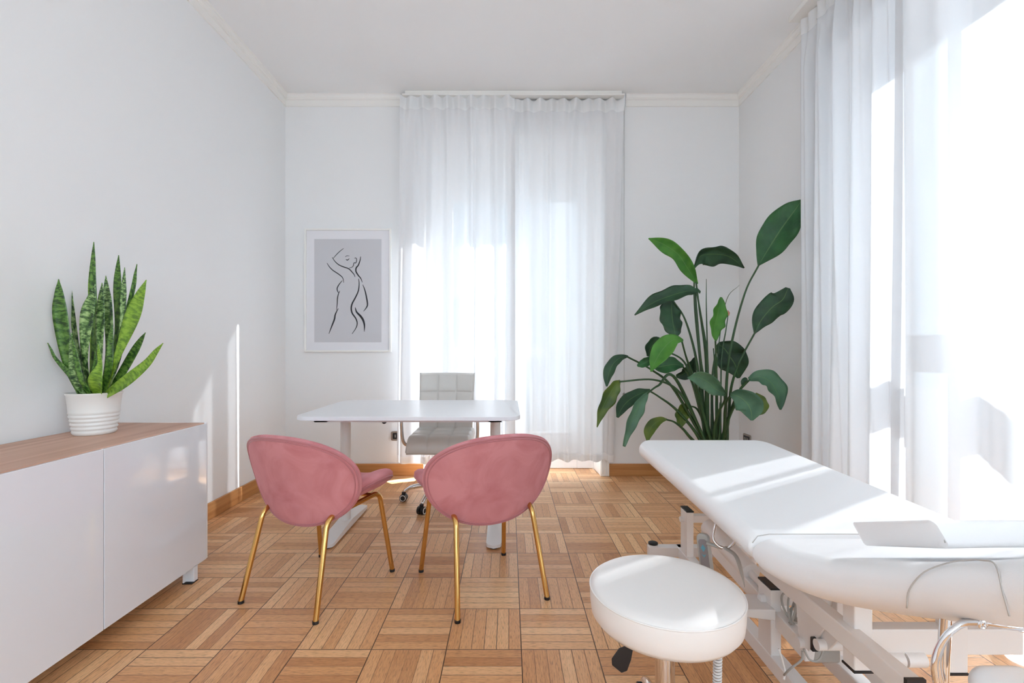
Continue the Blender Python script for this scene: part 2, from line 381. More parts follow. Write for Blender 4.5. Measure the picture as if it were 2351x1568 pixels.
# skirting boards
def skirting(name, box, mat): struct(MB().box(*box), name, mat, bevel=.004, smooth=False)
skirting('baseboard_left', (XL, XL+.015, YF, YB, 0, .108), 'base_wood_y')
struct(MB().box(XL+.015, RX0, YB-.015, YB, 0, .106).box(RX1+.003, XR-.015, YB-.015, YB, 0, .106), 'baseboard_back', 'base_wood', bevel=.003, smooth=False)
struct(MB().box(XR-.015, XR, 2.98, YB-.015, 0, .106).box(XR-.015, XR, -.25, .95, 0, .106), 'baseboard_right', 'base_wood_y', bevel=.003, smooth=False)
# thin cornice strips under the ceiling
prof = [(0, -.098), (.009, -.096), (.009, -.046), (.016, -.042), (.016, -.036), (.024, -.030), (.030, -.014), (.030, -.004), (.036, 0), (0, 0)]
def cornice(name, axis, fixed, sgn, a, c):
    vs = []
    for q in (a, c):
        for (d, z) in prof:
            vs.append((fixed+sgn*d, q, ZC+z) if axis == 'Y' else (q, fixed+sgn*d, ZC+z))
    n = len(prof); mb = MB(); mb.add(vs, [(i, (i+1) % n, n+(i+1) % n, n+i) for i in range(n)]+[tuple(range(n)), tuple(range(2*n-1, n-1, -1))])
    struct(mb, name, 'trim', smooth=False)
cornice('trim_1', 'Y', XL, 1, YF, YB); cornice('trim_2', 'X', YB, -1, XL, -.935); cornice('trim_6', 'X', YB, -1, 1.01, XR); cornice('trim_3', 'Y', XR, -1, YF, YB)
# french window in the back wall
GY = YB+.27
def frame_window(name, plane, horiz, z0, z1, panes, axis, bars=(), depth=.06, shutter=None):
    root = MB()
    a0, a1 = horiz
    def bx(mb, p0, p1, q0, q1, d=depth):
        if axis == 'X': mb.box(p0, p1, plane-d/2, plane+d/2, q0, q1)
        else: mb.box(plane-d/2, plane+d/2, p0, p1, q0, q1)
    xs = [a0]
    for (c0, c1) in panes: xs += [c0, c1]
    xs.append(a1)
    for i in range(0, len(xs), 2): bx(root, xs[i], xs[i+1], z0, z1)
    for (c0, c1) in panes:
        lo, hi = bars[0], bars[1]
        bx(root, c0, c1, z0, lo, depth*.96); bx(root, c0, c1, hi, z1, depth*.96)
        for (t0, t1) in bars[2:]: bx(root, c0, c1, t0, t1, depth*.9)
    o = struct(root, name, 'pvc', smooth=False, bevel=.004)
    for (c0, c1) in panes:
        g = MB(); bx(g, c0-.002, c1+.002, bars[0]-.002, bars[1]+.002, .006)
        g.build('pane', 'glass', o, smooth=False)
    return o
win1 = frame_window('window_1', GY, (RX0, .775), .004, 2.93, [(-.515, -.02), (.16, .625)], 'X', (.33, 2.80))
# lowered part of the roller shutter outside, with its slats
sh = MB()
for k in range(11): sh.box(RX0+.05, .75, GY+.075, GY+.088, 2.47+k*.045, 2.47+k*.045+.042)
sh.build('roller_shutter', 'shutter', win1, smooth=False, bevel=.004)
b = MB(); b.box(RX0+.02, .775, GY-.13, GY-.03, 2.60+.15, 2.93)
b.build('shutter_box', 'trim', win1, smooth=False, bevel=.006)
b = MB(); b.box(.02, .035, GY-.06, GY-.03, 1.02, 1.16); b.tube([(.03, GY-.055, 1.09), (.03, GY-.10, 1.09), (-.07, GY-.105, 1.09)], .009)
b.build('window_handle', 'chrome', win1)
# slanted panelling of the reveal and the fluted architrave at its right edge
b = MB(); b.add([(.775, GY-.02, .004), (.80, GY-.02, .004), (.862, YB-.004, .004), (.79, YB+.02, .004), (.775, GY-.02, RZ), (.80, GY-.02, RZ), (.862, YB-.004, RZ), (.79, YB+.02, RZ)],
   [(0,1,2,3),(4,7,6,5),(0,4,5,1),(1,5,6,2),(2,6,7,3),(3,7,4,0)])
struct(b, 'trim_4', 'trim', smooth=False)
b = MB(); b.box(.790, .866, YB-.020, YB+.03, 0, RZ+.06)
for k in range(4): b.box(.797+k*.017, .807+k*.017, YB-.027, YB-.019, .02, RZ+.05)
struct(b, 'trim_5', 'trim', smooth=False, bevel=.003)
# glazed doors in the right wall, then two windows added behind the camera
GX = 2.30
win2 = frame_window('window_2', GX, (.95, 2.98), .004, 2.93, [(1.10, 1.50), (1.74, 2.238), (2.474, 2.745)], 'Y', (.10, 2.716, (.97, 1.175)))
fill_win3 = frame_window('fill_window_3', GX, (-2.5, -.25), .004, 2.93, [(-2.40, -1.42), (-1.32, -.35)], 'Y', (.10, 2.82))  # unseen window without curtain, added to brighten the room
fill_win4 = frame_window('fill_window_4', YF-.1, (-1.60, 1.0), .9, 3.05, [(-1.52, -.33), (-.25, .92)], 'X', (.97, 2.98))  # made-up window in the unseen front wall, lets in sky fill
# balcony, parapet and the street outside
b = MB(); b.box(-2.2, 2.4, YB+BT, YB+1.35, -.20, -.03)
tag(b.build('balcony_floor', 'stone', smooth=False), 'pale stone balcony slab outside the back window', 'balcony', kind='structure')
b = MB(); b.box(-2.2, 2.4, YB+1.25, YB+1.35, -.03, 0.06); b.box(-2.2, 2.4, YB+1.24, YB+1.36, 1.0, 1.11)
for k in range(36): b.box(-2.18+k*.13, -2.16+k*.13, YB+1.29, YB+1.31, .06, 1.0)
tag(b.build('balcony_railing', 'trim', smooth=False), 'white balcony railing seen through the back window veil', 'railing', kind='structure')
tag(MB().box(XR+RT, XR+RT+1.3, -2.6, 4.2, -.2, -.03).build('terrace_floor', 'stone', smooth=False), 'pale terrace slab outside the glazed doors on the right', 'terrace', kind='structure')
tag(MB().box(XR+RT, XR+RT+5.0, -.22, -.02, -10, 6.5).build('added_sun_block', 'street', smooth=False), 'tall unseen wall added beyond the terrace to block sun from the rear window', 'building', kind='structure')  # invented blocker: keeps direct sun off the added rear window
tag(MB().box(-120, 120, -60, 160, -10.2, -10).build('ground', 'street', smooth=False), 'street level far below the windows', 'ground', kind='structure')
bld = thing('apartment_building', 'pale apartment block faintly seen through the back window veil', 'building', (-1.0, 16, -10))
b = MB(); b.box(-7, 2.35, 0, 6, 0, 17.2); b.box(-7.2, 2.55, -.2, 6.2, 17.2, 17.5); b.build('wall', 'facade', bld, smooth=False)
for fl in range(5):
    for cx in (-5.4, -3.2, -1.0, 1.2):
        z = 2.0+fl*3.1
        wf = MB().box(cx-.6, cx+.6, -.06, 0.02, z, z+1.7).build('window', 'trim', bld, smooth=False)
        MB().box(cx-.5, cx+.5, -.09, -.055, z+.1, z+1.6).build('pane', 'label_blue', wf, smooth=False)

# wall sockets
def socket(name, label, loc, rz):
    t = thing(name, label, 'wall socket', loc, 0)
    MB().prism(rrect(-.062, .062, -.040, .040, .014, 6), 0, .009).build('cover_plate', 'nickel', t, bevel=.002)
    MB().prism(rrect(-.046, .046, -.026, .026, .006, 4), .009, .012).build('socket_insert', 'black', t)
    h = MB()
    for k in (-.024, 0, .024): h.tube([(k, -.012, .0125), (k, .012, .0125)], .004, 8)
    h.build('socket_holes', 'grey_plastic', t)
    t.rotation_euler = rz
    return t
socket('wall_socket', 'brushed metal wall socket low on the back wall, half covered by curtain', (-.955, YB, .345), (PI/2, 0, 0))
socket('wall_socket', 'brushed metal wall socket on the right wall behind the treatment table', (XR, 3.985, .345), (PI/2, 0, -PI/2))
b = MB().prism(rrect(-.04, .04, -.03, .03, .006, 4), 0, .006)
o = b.build('blank_plate', 'trim', bevel=.002); o.location = (XR, 3.72, .335); o.rotation_euler = (PI/2, 0, -PI/2)
tag(o, 'small plain white cover plate on right wall beside the metal socket', 'wall plate')

# ------------------------------------------------------------------ curtains
def fold(t, z, folds, seed, amp, top):
    """sideways depth of the cloth at t (0..1), z height fraction (0 bottom, 1 top)"""
    ph = t*folds*2*PI
    n1 = pnoise(Vector((t*folds*0.55+seed*7.3, z*0.5+seed, 0.0)))
    n2 = pnoise(Vector((t*folds*1.7+seed*3.1, z*0.8, 5.0)))
    big = math.sin(ph+2.6*n1+seed)
    small = math.sin(ph*2.3+4*n2+seed*2)
    g = max(0.0, (z-0.9)/0.1)
    pleat = math.sin(ph*1.9+seed*1.7)
    return amp*((1-g)*(big*0.75+small*0.25)+g*pleat*top)
def curtain_fn(p0, p1, z0, z1, folds, seed, amp, top=.5, warp=.35, end0=0.0, end1=0.0, lean0=0.0, lean1=0.0, off=0.0):
    p0 = Vector(p0); p1 = Vector(p1); d = (p1-p0); dn = d.normalized(); nn = Vector((dn.y, -dn.x))
    def fn(t, z):
        h = z
        tt = t+warp/folds*0.16*math.sin(t*folds*2*PI+seed*2)*(1-0.7*max(0, (h-.9)/.1))
        q = p0+d*tt
        q = q+dn*(lean0*(1-t)**3*(1-h)+lean1*t**3*(1-h))
        f = fold(t, h, folds, seed, amp, top)+off
        q = q+nn*f
        zz = z0+(z1-z0)*h
        if h == 0: pass
        zz += 0.006*math.sin(t*folds*2*PI*1.3+seed)*(1 if h > .95 else (1-h)*1.5)
        return (q.x, q.y, zz)
    return fn
def curtain(name, label, group, mat, p0, p1, z0, z1, folds, seed, amp, nu=260, hem='sheer_hem', tape=.105, **k):
    t = thing(name, label, 'curtain', (p0[0], p0[1], 0), 0, group)
    fn = curtain_fn(p0, p1, z0, z1, folds, seed, amp, **k)
    mb = MB(); mb.grid(nu, 40, fn); o = mb.build('veil', mat, t, world=True, angle=0)
    k2 = dict(k); k2['off'] = k.get('off', 0)+.002
    fn2 = curtain_fn(p0, p1, z0, z1, folds, seed, amp, **k2)
    lo = 1-tape/(z1-z0)
    MB().grid(nu, 6, lambda u, v: fn2(u, lo+(1-lo)*v)).build('heading_tape', hem, t, world=True, angle=0)
    hb = .06/(z1-z0)
    MB().grid(nu, 3, lambda u, v: fn2(u, hb*v)).build('bottom_hem', hem, t, world=True, angle=0)
    return t
curtain('curtain', 'long white sheer curtain, left panel of the back window', 'sheer curtains at the back window', 'sheer', (-.914, 4.030), (.05, 4.030), .135, 3.226, 5, 1.3, .030, lean0=-.03, top=.8, warp=.25)
curtain('curtain', 'long white sheer curtain, right panel of the back window beside the large plant', 'sheer curtains at the back window', 'sheer', (.015, 4.085), (.985, 4.075), .14, 3.228, 5, 2.9, .026, lean1=-.09, top=.8, warp=.25)
o = MB().box(-.90, .98, 4.03, 4.095, ZC-.050, ZC-.036).box(-.88, .96, 4.05, 4.08, ZC-.036, ZC-.001).build('curtain_rail', 'trim', smooth=False, bevel=.003)
tag(o, 'white ceiling curtain rail above the back window', 'curtain rail')
b = MB()
b.tube([(.990, 4.10, 3.24), (.990, 4.10, .72)], .0018, 6)
o = thing('blind_cord', 'thin white pull cord with weight hanging right of the back window curtains', 'curtain cord', (.990, 4.10, .6))
b.build('cord', 'grey_plastic', o, world=True); MB().lathe([(.004, .07), (.012, .065), (.012, -.055), (.009, -.06)], (0, 0, .05), 14).build('weight', 'grey_plastic', o)
# right window: far bundle and near panel
curtain('curtain', 'long sheer curtain on the right, gathered panel nearest the corner with the large plant', 'sheer curtains at the glazed doors on the right', 'sheer_r', (1.925, 3.13), (1.90, 2.30), .02, 3.240, 5, 0.6, .042, nu=300, top=.35)
curtain('curtain', 'sheer right-hand curtain, panel nearest the camera, glowing behind the pillow', 'sheer curtains at the glazed doors on the right', 'sheer_r', (1.835, 2.33), (1.85, .85), .02, 3.240, 4, 4.1, .055, nu=300, top=.35, warp=.25)
o = MB().box(1.85, 1.93, .80, 3.16, ZC-.035, ZC-.001).build('curtain_rail', 'trim', smooth=False, bevel=.003)
tag(o, 'white ceiling curtain rail above the glazed doors on the right', 'curtain rail')

# ------------------------------------------------------------------ picture
pic = thing('framed_picture', 'white framed line drawing of a nude figure hanging on the back wall', 'picture', (-1.385, YB, 1.07))
b = MB(); W2, HH = .374, 1.063; fw = .016
b.box(-W2, -W2+fw, -.028, -.001, 0, HH); b.box(W2-fw, W2, -.028, -.001, 0, HH); b.box(-W2+fw, W2-fw, -.028, -.001, 0, fw); b.box(-W2+fw, W2-fw, -.028, -.001, HH-fw, HH)
b.build('picture_frame', 'trim', pic, smooth=False, bevel=.002)
MB().box(-W2+.01, W2-.01, -.014, -.002, .01, HH-.01).build('passepartout', 'mat_white', pic, smooth=False)
def ip(x, y):    # crop pixels inside the frame to frame metres
    return ((x-691.5)/873*2*W2, (1425-y)/1232*HH)
x0, z0 = ip(353, 1328); x1, z1 = ip(1028, 298)
pr = MB().box(x0, x1, -.0155, -.0141, z0, z1).build('print', 'print_grey', pic, smooth=False)
strokes = [
 ([(648,391),(605,425),(570,460),(541,493)], 2.5, 4), ([(533,480),(560,520),(600,555),(650,577),(700,595),(735,630),(755,655),(761,677)], 3, 6),
 ([(480,536),(505,575),(540,610),(600,650),(638,685),(650,735)], 2.5, 5.5), ([(634,712),(600,755),(583,790),(588,820),(601,838)], 3, 6),
 ([(609,815),(595,850),(586,890),(583,950),(576,1010)], 2.5, 6), ([(594,990),(565,1050),(555,1100),(530,1165),(500,1243)], 3, 9),
 ([(797,693),(804,740),(796,815),(765,885),(735,940),(724,990),(735,1040),(770,1090),(785,1140),(770,1190),(732,1245)], 3, 8.5),
 ([(765,980),(778,1025),(820,1070),(845,1110),(857,1160),(856,1222)], 3, 12), ([(840,752),(862,810),(878,880),(888,950),(875,985),(848,1020)], 2.5, 8),
 ([(820,472),(812,515),(795,560),(775,585),(772,620),(795,660),(820,690),(836,730)], 3, 8),
 ([(703,586),(730,580),(745,565),(753,535),(768,538),(777,520),(778,495),(766,485),(758,492)], 2.5, 4.5),
 ([(662,477),(680,466),(708,467)], 1.5, 3), ([(670,500),(686,508),(706,492)], 2, 5)]
dr = MB()
for pts, wa, wb in strokes:
    q = spline([(x, y, 0) for x, y in pts], 26); n = len(q); vs = []
    for i, p in enumerate(q):
        t = (q[min(i+1, n-1)]-q[max(i-1, 0)]).normalized(); s_ = Vector((-t.y, t.x, 0)); wd = wa*.8+(wb-wa)*.9*math.sin(PI*min(1, i/(n-1)*1.02))**.8
        for sg in (1, -1):
            X_, Z_ = ip(p.x+s_.x*wd*sg, p.y+s_.y*wd*sg); vs.append((X_, -.0162, Z_))
    dr.add(vs, [(2*i, 2*i+1, 2*i+3, 2*i+2) for i in range(n-1)])
dr.build('line_drawing', 'ink', pic, smooth=False, angle=0)

# ------------------------------------------------------------------ sideboard
FX = -1.478; ZT = .737; ZB = .072
for_y = [2.350, 1.745, 1.140, .535]
sb = thing('sideboard', 'low glossy white sideboard with wood grain top against the left wall', 'sideboard', (-1.70, 1.44, 0))
MB().box(XL+.012, FX-.012, .535, 2.338, ZT-.018, ZT).build('wooden_top', 'oak_top', sb, world=True, smooth=False, bevel=.0015)
MB().box(XL+.012, FX-.022, .535, 2.338, ZB+.005, ZT-.0185).build('carcass', 'matt_white', sb, world=True, smooth=False)
MB().box(XL+.012, FX-.003, 2.3385, 2.350, ZB, ZT+.001).build('end_panel', 'matt_white', sb, world=True, smooth=False, bevel=.001)
for k in range(3):
    y1, y0 = for_y[k], for_y[k+1]
    MB().box(FX-.018, FX, y0+.002, y1-(.012 if k == 0 else .002), ZB, ZT-.004).build('door', 'gloss', sb, world=True, smooth=False, bevel=.0015)
for (lx, ly) in ((-1.50, 2.25), (-1.50, .62), (-1.86, 2.25), (-1.86, .62)):
    l = MB().box(lx-.022, lx+.022, ly-.006, ly+.022, .004, ZB+.006).box(lx-.022, lx-.016, ly-.022, ly+.022, .004, ZB+.006)
    o = l.build('leg', 'matt_white', sb, world=True, smooth=False, bevel=.002)
    MB().box(lx-.023, lx+.023, ly-.023, ly+.023, 0, .005).build('leg_pad', 'black', o, smooth=False).location = (1.70, -1.44, 0)

# ------------------------------------------------------------------ snake plant
PX, PY, PZ = -1.772, 2.045, ZT
pot = thing('snake_plant', 'snake plant with banded sword leaves in a white ribbed pot on the sideboard', 'potted plant', (PX, PY, PZ))
prof_ = [(.0, 0), (.069, 0), (.072, .003)]
for k in range(5):
    z = .012+k*.0165; r0 = .0735+k*.0024; prof_ += [(r0+.0035, z), (r0+.0005, z+.006), (r0+.0005, z+.009), (r0+.0045, z+.0135)]
prof_ += [(.0865, .098), (.0925, .165), (.0965, .170), (.0965, .176), (.093, .177), (.089, .17), (.085, .150), (.0, .149)]
MB().lathe(prof_, n=64, cap=False).build('pot', 'pot', pot, angle=60)
MB().lathe([(.0, .160), (.05, .161), (.0865, .157)], n=32, cap=False).build('soil', 'soil', pot)
def cp(x, y): return (x/2.613, 500+y/2.613)
def ribbon(mid, wid, side, name, mat, parent, thick=.0022, cup=.18, n=22, wavy=0.0, world=True, tipr=None, across=7, seed=0, curl=0.0):
    """a leaf: points mid (world), half widths wid, side vector per point; built as a closed thin solid with UVs"""
    q = spline(mid, n); k = len(mid)
    ws = spline([(a, 0, 0) for a in wid], n)
    sds = spline([tuple(s) for s in side], n) if isinstance(side[0], (tuple, Vector)) else [Vector(side)]*(n+1)
    vs = []; uv = []; mb = MB(); A = across
    nrm_ = []
    for i in range(n+1):
        t = (q[min(i+1, n)]-q[max(i-1, 0)]).normalized(); s = Vector(sds[i]); s = (s-t*s.dot(t)).normalized(); nr = s.cross(t).normalized(); nrm_.append((s, nr))
    for layer in (0, 1):
        for i in range(n+1):
            s, nr = nrm_[i]; wd = max(ws[i].x, .0006)
            for j in range(A):
                u = j/(A-1)*2-1
                dz = cup*wd*(u*u) if cup >= 0 else -abs(cup)*wd*abs(u)
                wv = wavy*wd*math.sin(i*.62+seed+u*2.0)*abs(u)**1.5
                edge = (1-abs(u)**4)
                p = q[i]+s*(u*wd*(1-curl*.15*u*u))+nr*(dz+wv+(thick*edge+.0003)*(1 if layer == 0 else -1))
                vs.append(p); uv.append((j/(A-1), i/n))
    fs = []; N1 = (n+1)*A
    for i in range(n):
        for j in range(A-1):
            a = i*A+j; fs.append((a, a+1, a+A+1, a+A)); fs.append((N1+a, N1+a+A, N1+a+A+1, N1+a+1))
        for j in (0, A-1):
            a = i*A+j; fs.append((a, a+A, N1+a+A, N1+a))
    for i in (0, n):
        for j in range(A-1): a = i*A+j; fs.append((a, a+1, N1+a+1, N1+a))
    mb.add(vs, fs)
    return mb.build(name, mat, parent, world=world, uv=uv, angle=0)
SN = [ # points (crop px), half width px (crop) at base / mid / upper, material, depth start, depth end, turn
 ([(440,1085),(418,880),(372,600),(352,368)], [16,32,46,1], 'snake_b', 2.03, 2.00, .5),
 ([(497,1085),(470,800),(428,500),(405,283)], [10,16,18,1], 'snake_a', 2.10, 2.12, .2),
 ([(520,1085),(512,850),(528,600),(572,398)], [14,20,42,1], 'snake_a', 2.00, 1.98, .3),
 ([(555,1085),(556,760),(552,480),(537,325)], [12,16,22,1], 'snake_c', 2.08, 2.10, -.3),
 ([(566,1085),(572,700),(560,380),(563,145)], [12,22,22,1], 'snake_b', 2.07, 2.06, .4),
 ([(590,1085),(602,820),(607,600),(613,390)], [12,20,31,1], 'snake_a', 2.02, 2.01, -.2),
 ([(640,1085),(660,800),(652,540),(635,348)], [14,24,31,1], 'snake_a', 2.06, 2.05, .2),
 ([(690,1085),(704,700),(710,430),(712,225)], [12,18,30,1], 'snake_b', 2.10, 2.11, -.3),
 ([(700,1085),(722,800),(742,500),(748,298)], [12,18,20,1], 'snake_a', 2.03, 2.03, .5),
 ([(690,1085),(735,700),(800,430),(822,278)], [10,18,16,1], 'snake_b', 2.11, 2.14, .2),
 ([(640,1085),(700,850),(800,600),(878,372)], [12,20,48,1], 'snake_c', 2.00, 1.96, .2),
 ([(692,1085),(735,930),(810,800),(873,688)], [14,26,26,1], 'snake_b', 2.05, 2.07, .4),
 ([(690,1075),(760,980),(880,880),(978,752)], [18,36,28,1], 'snake_c', 1.99, 1.95, -.3),
 ([(505,1085),(440,960),(340,850),(286,750)], [16,18,11,1], 'snake_b', 2.02, 1.99, .7),
 ([(565,1085),(580,980),(602,880),(590,760)], [34,46,18,1], 'snake_c', 1.965, 1.96, .1),
 ([(462,1085),(456,960),(445,820),(428,690)], [20,32,28,1], 'snake_a', 1.98, 1.97, -.2),
 ([(505,1085),(488,960),(455,820),(432,710)], [14,20,14,1], 'snake_b', 1.96, 1.95, .3),
 ([(650,1085),(655,900),(664,760),(672,640)], [16,24,20,1], 'snake_b', 1.99, 1.98, .4),
 ([(575,1085),(582,900),(580,620),(572,470)], [10,16,24,1], 'snake_c', 2.12, 2.13, .1),
 ([(545,1085),(560,960),(575,860),(570,800)], [10,14,12,1], 'snake_b', 2.0, 2.0, .3),
]
for i, (pts, wd, mt, d0, d1, tw) in enumerate(SN):
    n = len(pts); mid = []
    for j, (x, y) in enumerate(pts):
        a, b_ = cp(x, y); Yd = d0+(d1-d0)*j/(n-1); mid.append(at(a, b_, Yd))
    side = []
    for j in range(n):
        t = (mid[min(j+1, n-1)]-mid[max(j-1, 0)]).normalized(); t.y = 0; t.normalize(); s = Vector((t.z, 0, -t.x)); side.append(tuple((s+Vector((0, 1, 0))*tw*.25).normalized()))
    # root the leaf in the soil
    mid[0] = Vector((PX+max(-.045, min(.045, (mid[0].x-PX)*.7)), PY+(mid[0].y-PY)*.4, PZ+.150))
    hw = [v/2.613*1.85/F for v in wd]; hw[0] = min(hw[0], .012); hw[-1] = .0008
    mid2 = [mid[0], mid[1], mid[2], mid[2].lerp(mid[3], .6), mid[3]]; hw2 = [hw[0], hw[1], hw[2], hw[2]*.62, hw[3]]; sd2 = [side[0], side[1], side[2], side[3], side[3]]
    ribbon(mid2, hw2, sd2, 'leaf', mt, pot, thick=.0022, cup=.28, n=24, seed=i)

# ------------------------------------------------------------------ bird of paradise plant
BX, BY = 1.53, 3.52
bop = thing('bird_of_paradise_plant', 'tall potted plant with big paddle leaves in the far right corner', 'potted plant', (BX, BY, 0))
MB().lathe([(.0, 0), (.10, 0), (.105, .01), (.145, .29), (.15, .30), (.14, .302), (.132, .27), (.0, .265)], n=48, cap=False).build('pot', 'pot', bop)
MB().lathe([(0, .275), (.133, .272)], n=32, cap=False).build('soil', 'soil', bop)
def bp(x, y): return (1340+x/2.45, 420+y/2.45)
# stem points, leaf midrib points (crop px), half width px at the points, material, depth: stem end, leaf end, face tilt
LEAVES = [
 ([(790,1400),(815,1000),(900,640)], [(982,465),(1040,370),(1110,260),(1190,150),(1228,95)], [4,70,94,62,6], 'leaf_mid', 3.26, 3.15, .1),
 ([(690,1400),(660,1050),(625,700)], [(617,480),(650,415),(730,400),(820,415),(903,478)], [6,42,55,36,3], 'leaf_dark', 3.45, 3.50, .9),
 ([(690,1400),(688,1000),(650,700)], [(640,568),(585,480),(530,400),(450,345),(365,312)], [4,34,34,36,3], 'leaf_bright', 3.40, 3.25, .5),
 ([(700,1400),(695,1000),(665,780)], [(645,612),(580,610),(490,635),(390,675),(287,744)], [8,36,42,34,3], 'leaf_dark', 3.35, 3.30, .7),
 ([(680,1400),(640,1030),(575,780)], [(500,650),(495,700),(498,760),(508,820),(518,872)], [6,58,64,52,6], 'leaf_dark', 3.42, 3.30, .25),
 ([(745,1400),(748,1150),(744,980)], [(742,890),(735,820),(748,760),(762,700),(772,642)], [5,44,50,40,6], 'leaf_bright', 3.30, 3.28, .4),
 ([(800,1400),(830,1150),(885,990)], [(962,845),(1000,770),(1060,700),(1120,655),(1150,590)], [5,50,64,62,12], 'leaf_dark', 3.30, 3.20, .2),
 ([(730,1400),(722,1150),(735,1000)], [(752,905),(790,930),(825,980),(855,1030),(872,1098)], [14,62,78,60,6], 'leaf_dark', 3.65, 3.70, .3),
 ([(800,1400),(825,1290),(870,1180)], [(928,1105),(990,1090),(1050,1120),(1090,1190),(1105,1276)], [10,36,56,50,6], 'leaf_grey', 3.30, 3.20, .35),
 ([(790,1400),(795,1280),(808,1220)], [(825,1190),(870,1200),(915,1235),(940,1280),(945,1336)], [10,44,66,60,8], 'leaf_grey', 3.10, 3.00, .3),
 ([(735,1400),(760,1290),(790,1230)], [(800,1190),(745,1160),(700,1120),(640,1090),(583,1095)], [8,34,44,38,4], 'leaf_grey', 3.15, 3.00, .4),
 ([(650,1400),(500,1150),(380,1050)], [(250,975),(205,985),(165,1020),(140,1080),(130,1145)], [4,20,28,26,4], 'leaf_dark', 3.25, 3.15, .7),
 ([(660,1400),(540,1180),(400,1108)], [(205,1112),(170,1150),(130,1215),(95,1290),(75,1374)], [6,38,44,26,3], 'leaf_olive', 3.20, 3.10, .4),
 ([(640,1420),(520,1275),(420,1200)], [(375,1165),(320,1185),(265,1215),(220,1260),(190,1320)], [6,26,34,32,6], 'leaf_dark', 3.30, 3.20, .6),
 ([(620,1110),(520,1105),(420,1140)], [(362,1178),(325,1225),(285,1300),(250,1390),(225,1482)], [6,30,40,26,8], 'leaf_grey', 3.15, 3.05, .4),
 ([(612,1445),(560,1385),(510,1345)], [(470,1330),(430,1335),(392,1360),(368,1400),(360,1452)], [4,18,28,26,6], 'leaf_olive', 3.35, 3.30, .5),
 ([(690,1400),(660,1310),(630,1265)], [(595,1253),(560,1265),(545,1300),(545,1335),(550,1372)], [8,30,42,36,6], 'leaf_olive', 3.45, 3.42, .3),
 ([(700,1400),(630,1130),(580,990)], [(560,885),(500,885),(450,930),(410,990),(378,1062)], [5,34,52,40,3], 'leaf_bright', 3.20, 3.10, .35),
 ([(690,1400),(620,1150),(560,1000)], [(440,940),(425,920),(400,905),(375,930),(362,975)], [10,38,44,40,10], 'leaf_dark', 3.45, 3.48, .3),
 ([(690,1400),(640,1200),(590,1080)], [(562,1030),(510,1022),(460,1028),(420,1035),(390,1020)], [6,34,46,38,10], 'leaf_mid', 3.35, 3.30, .5),
 ([(690,1400),(640,1180),(632,1080)], [(628,980),(612,1010),(590,1045),(560,1075),(520,1085)], [6,26,36,32,8], 'leaf_dark', 3.60, 3.62, .4),
 ([(430,985),(420,985),(410,985)], [(400,985),(375,995),(350,1010),(325,1022),(302,1030)], [6,18,24,20,6], 'leaf_mid', 3.20, 3.18, .4),
 ([(790,1400),(840,1270),(900,1190)], [(960,1190),(985,1210),(1003,1240),(1005,1270),(985,1300)], [12,22,30,26,8], 'leaf_olive', 3.20, 3.15, .3),
 ([(790,1400),(850,1230),(880,1160)], [(920,1110),(912,1104),(902,1108),(893,1118),(888,1135)], [4,9,11,9,3], 'leaf_dark', 3.25, 3.22, .3),
 ([(700,1400),(690,1150),(660,1000)], [(625,600),(632,600),(640,608),(648,612),(652,622)], [4,10,12,9,3], 'leaf_dark', 3.38, 3.36, .3),
]
rnd = random.Random(11)
for i, (stem, leaf, wd, mt, d0, d1, tilt) in enumerate(LEAVES):
    n = len(leaf); mid = [at(*bp(*leaf[j]), d0+(d1-d0)*j/(n-1)) for j in range(n)]
    side = []
    for j in range(n):
        t = (mid[min(j+1, n-1)]-mid[max(j-1, 0)]); t.y = 0; t.normalize(); s = Vector((t.z, 0, -t.x))
        side.append(tuple((s+Vector((0, 1, 0))*tilt*(1 if i % 2 else -1)).normalized()))
    hw = [v/2.45*((d0+d1)/2)/F*(1+tilt*.18) for v in wd]
    lf = ribbon(mid, hw, side, 'leaf', mt, bop, thick=.0009, cup=-.22 if tilt < .3 else .36, n=34, wavy=.13, across=11, seed=i)
    short = i in (21,)
    if not short:
        root = Vector((BX+rnd.uniform(-.07, .07), BY+rnd.uniform(-.07, .07), .26))
        sp = [root]
        for j, (x, y) in enumerate(stem):
            if i == 14 and j == 0: continue
            Yd = BY+(d0-BY)*(j+1)/4; sp.append(at(*bp(x, y), Yd))
        sp.append(mid[0]+(mid[1]-mid[0])*.15)
        cv = spline(sp, 30); rr = [.0145-(.0145-.0062)*min(1, k/24) for k in range(31)]
        MB().tube(cv, rr, 8).build('leaf_stalk', 'stem', bop, world=True, angle=0)
# unopened spear leaves, a young rolled leaf tip, and a dry flower stalk
for (pts, r0, r1, mt, Yd) in [([(700,1400),(697,1000),(690,700),(690,540)], .010, .0015, 'stem', 3.45), ([(745,1400),(752,1000),(800,670),(876,574)], .007, .001, 'stem', 3.40),
   ([(765,1400),(775,1000),(800,830),(812,745)], .007, .003, 'stem', 3.35), ([(760,1400),(740,1150),(735,1000),(730,930)], .008, .004, 'stem', 3.5)]:
    q = spline([(BX+(rnd.random()-.5)*.1, BY, .26)]+[tuple(at(*bp(*p), BY+(Yd-BY)*.7)) for p in pts], 26)
    MB().tube(q, [r0+(r1-r0)*k/26 for k in range(27)], 8).build('spear_leaf', mt, bop, world=True, angle=0)
q = at(*bp(814, 738), 3.40)
MB().tube([q+Vector((0, 0, -.01)), q+Vector((.004, 0, .01)), q+Vector((-.004, 0, .028))], [.006, .007, .002], 8).build('dry_bud', 'stem_dry', bop, world=True)
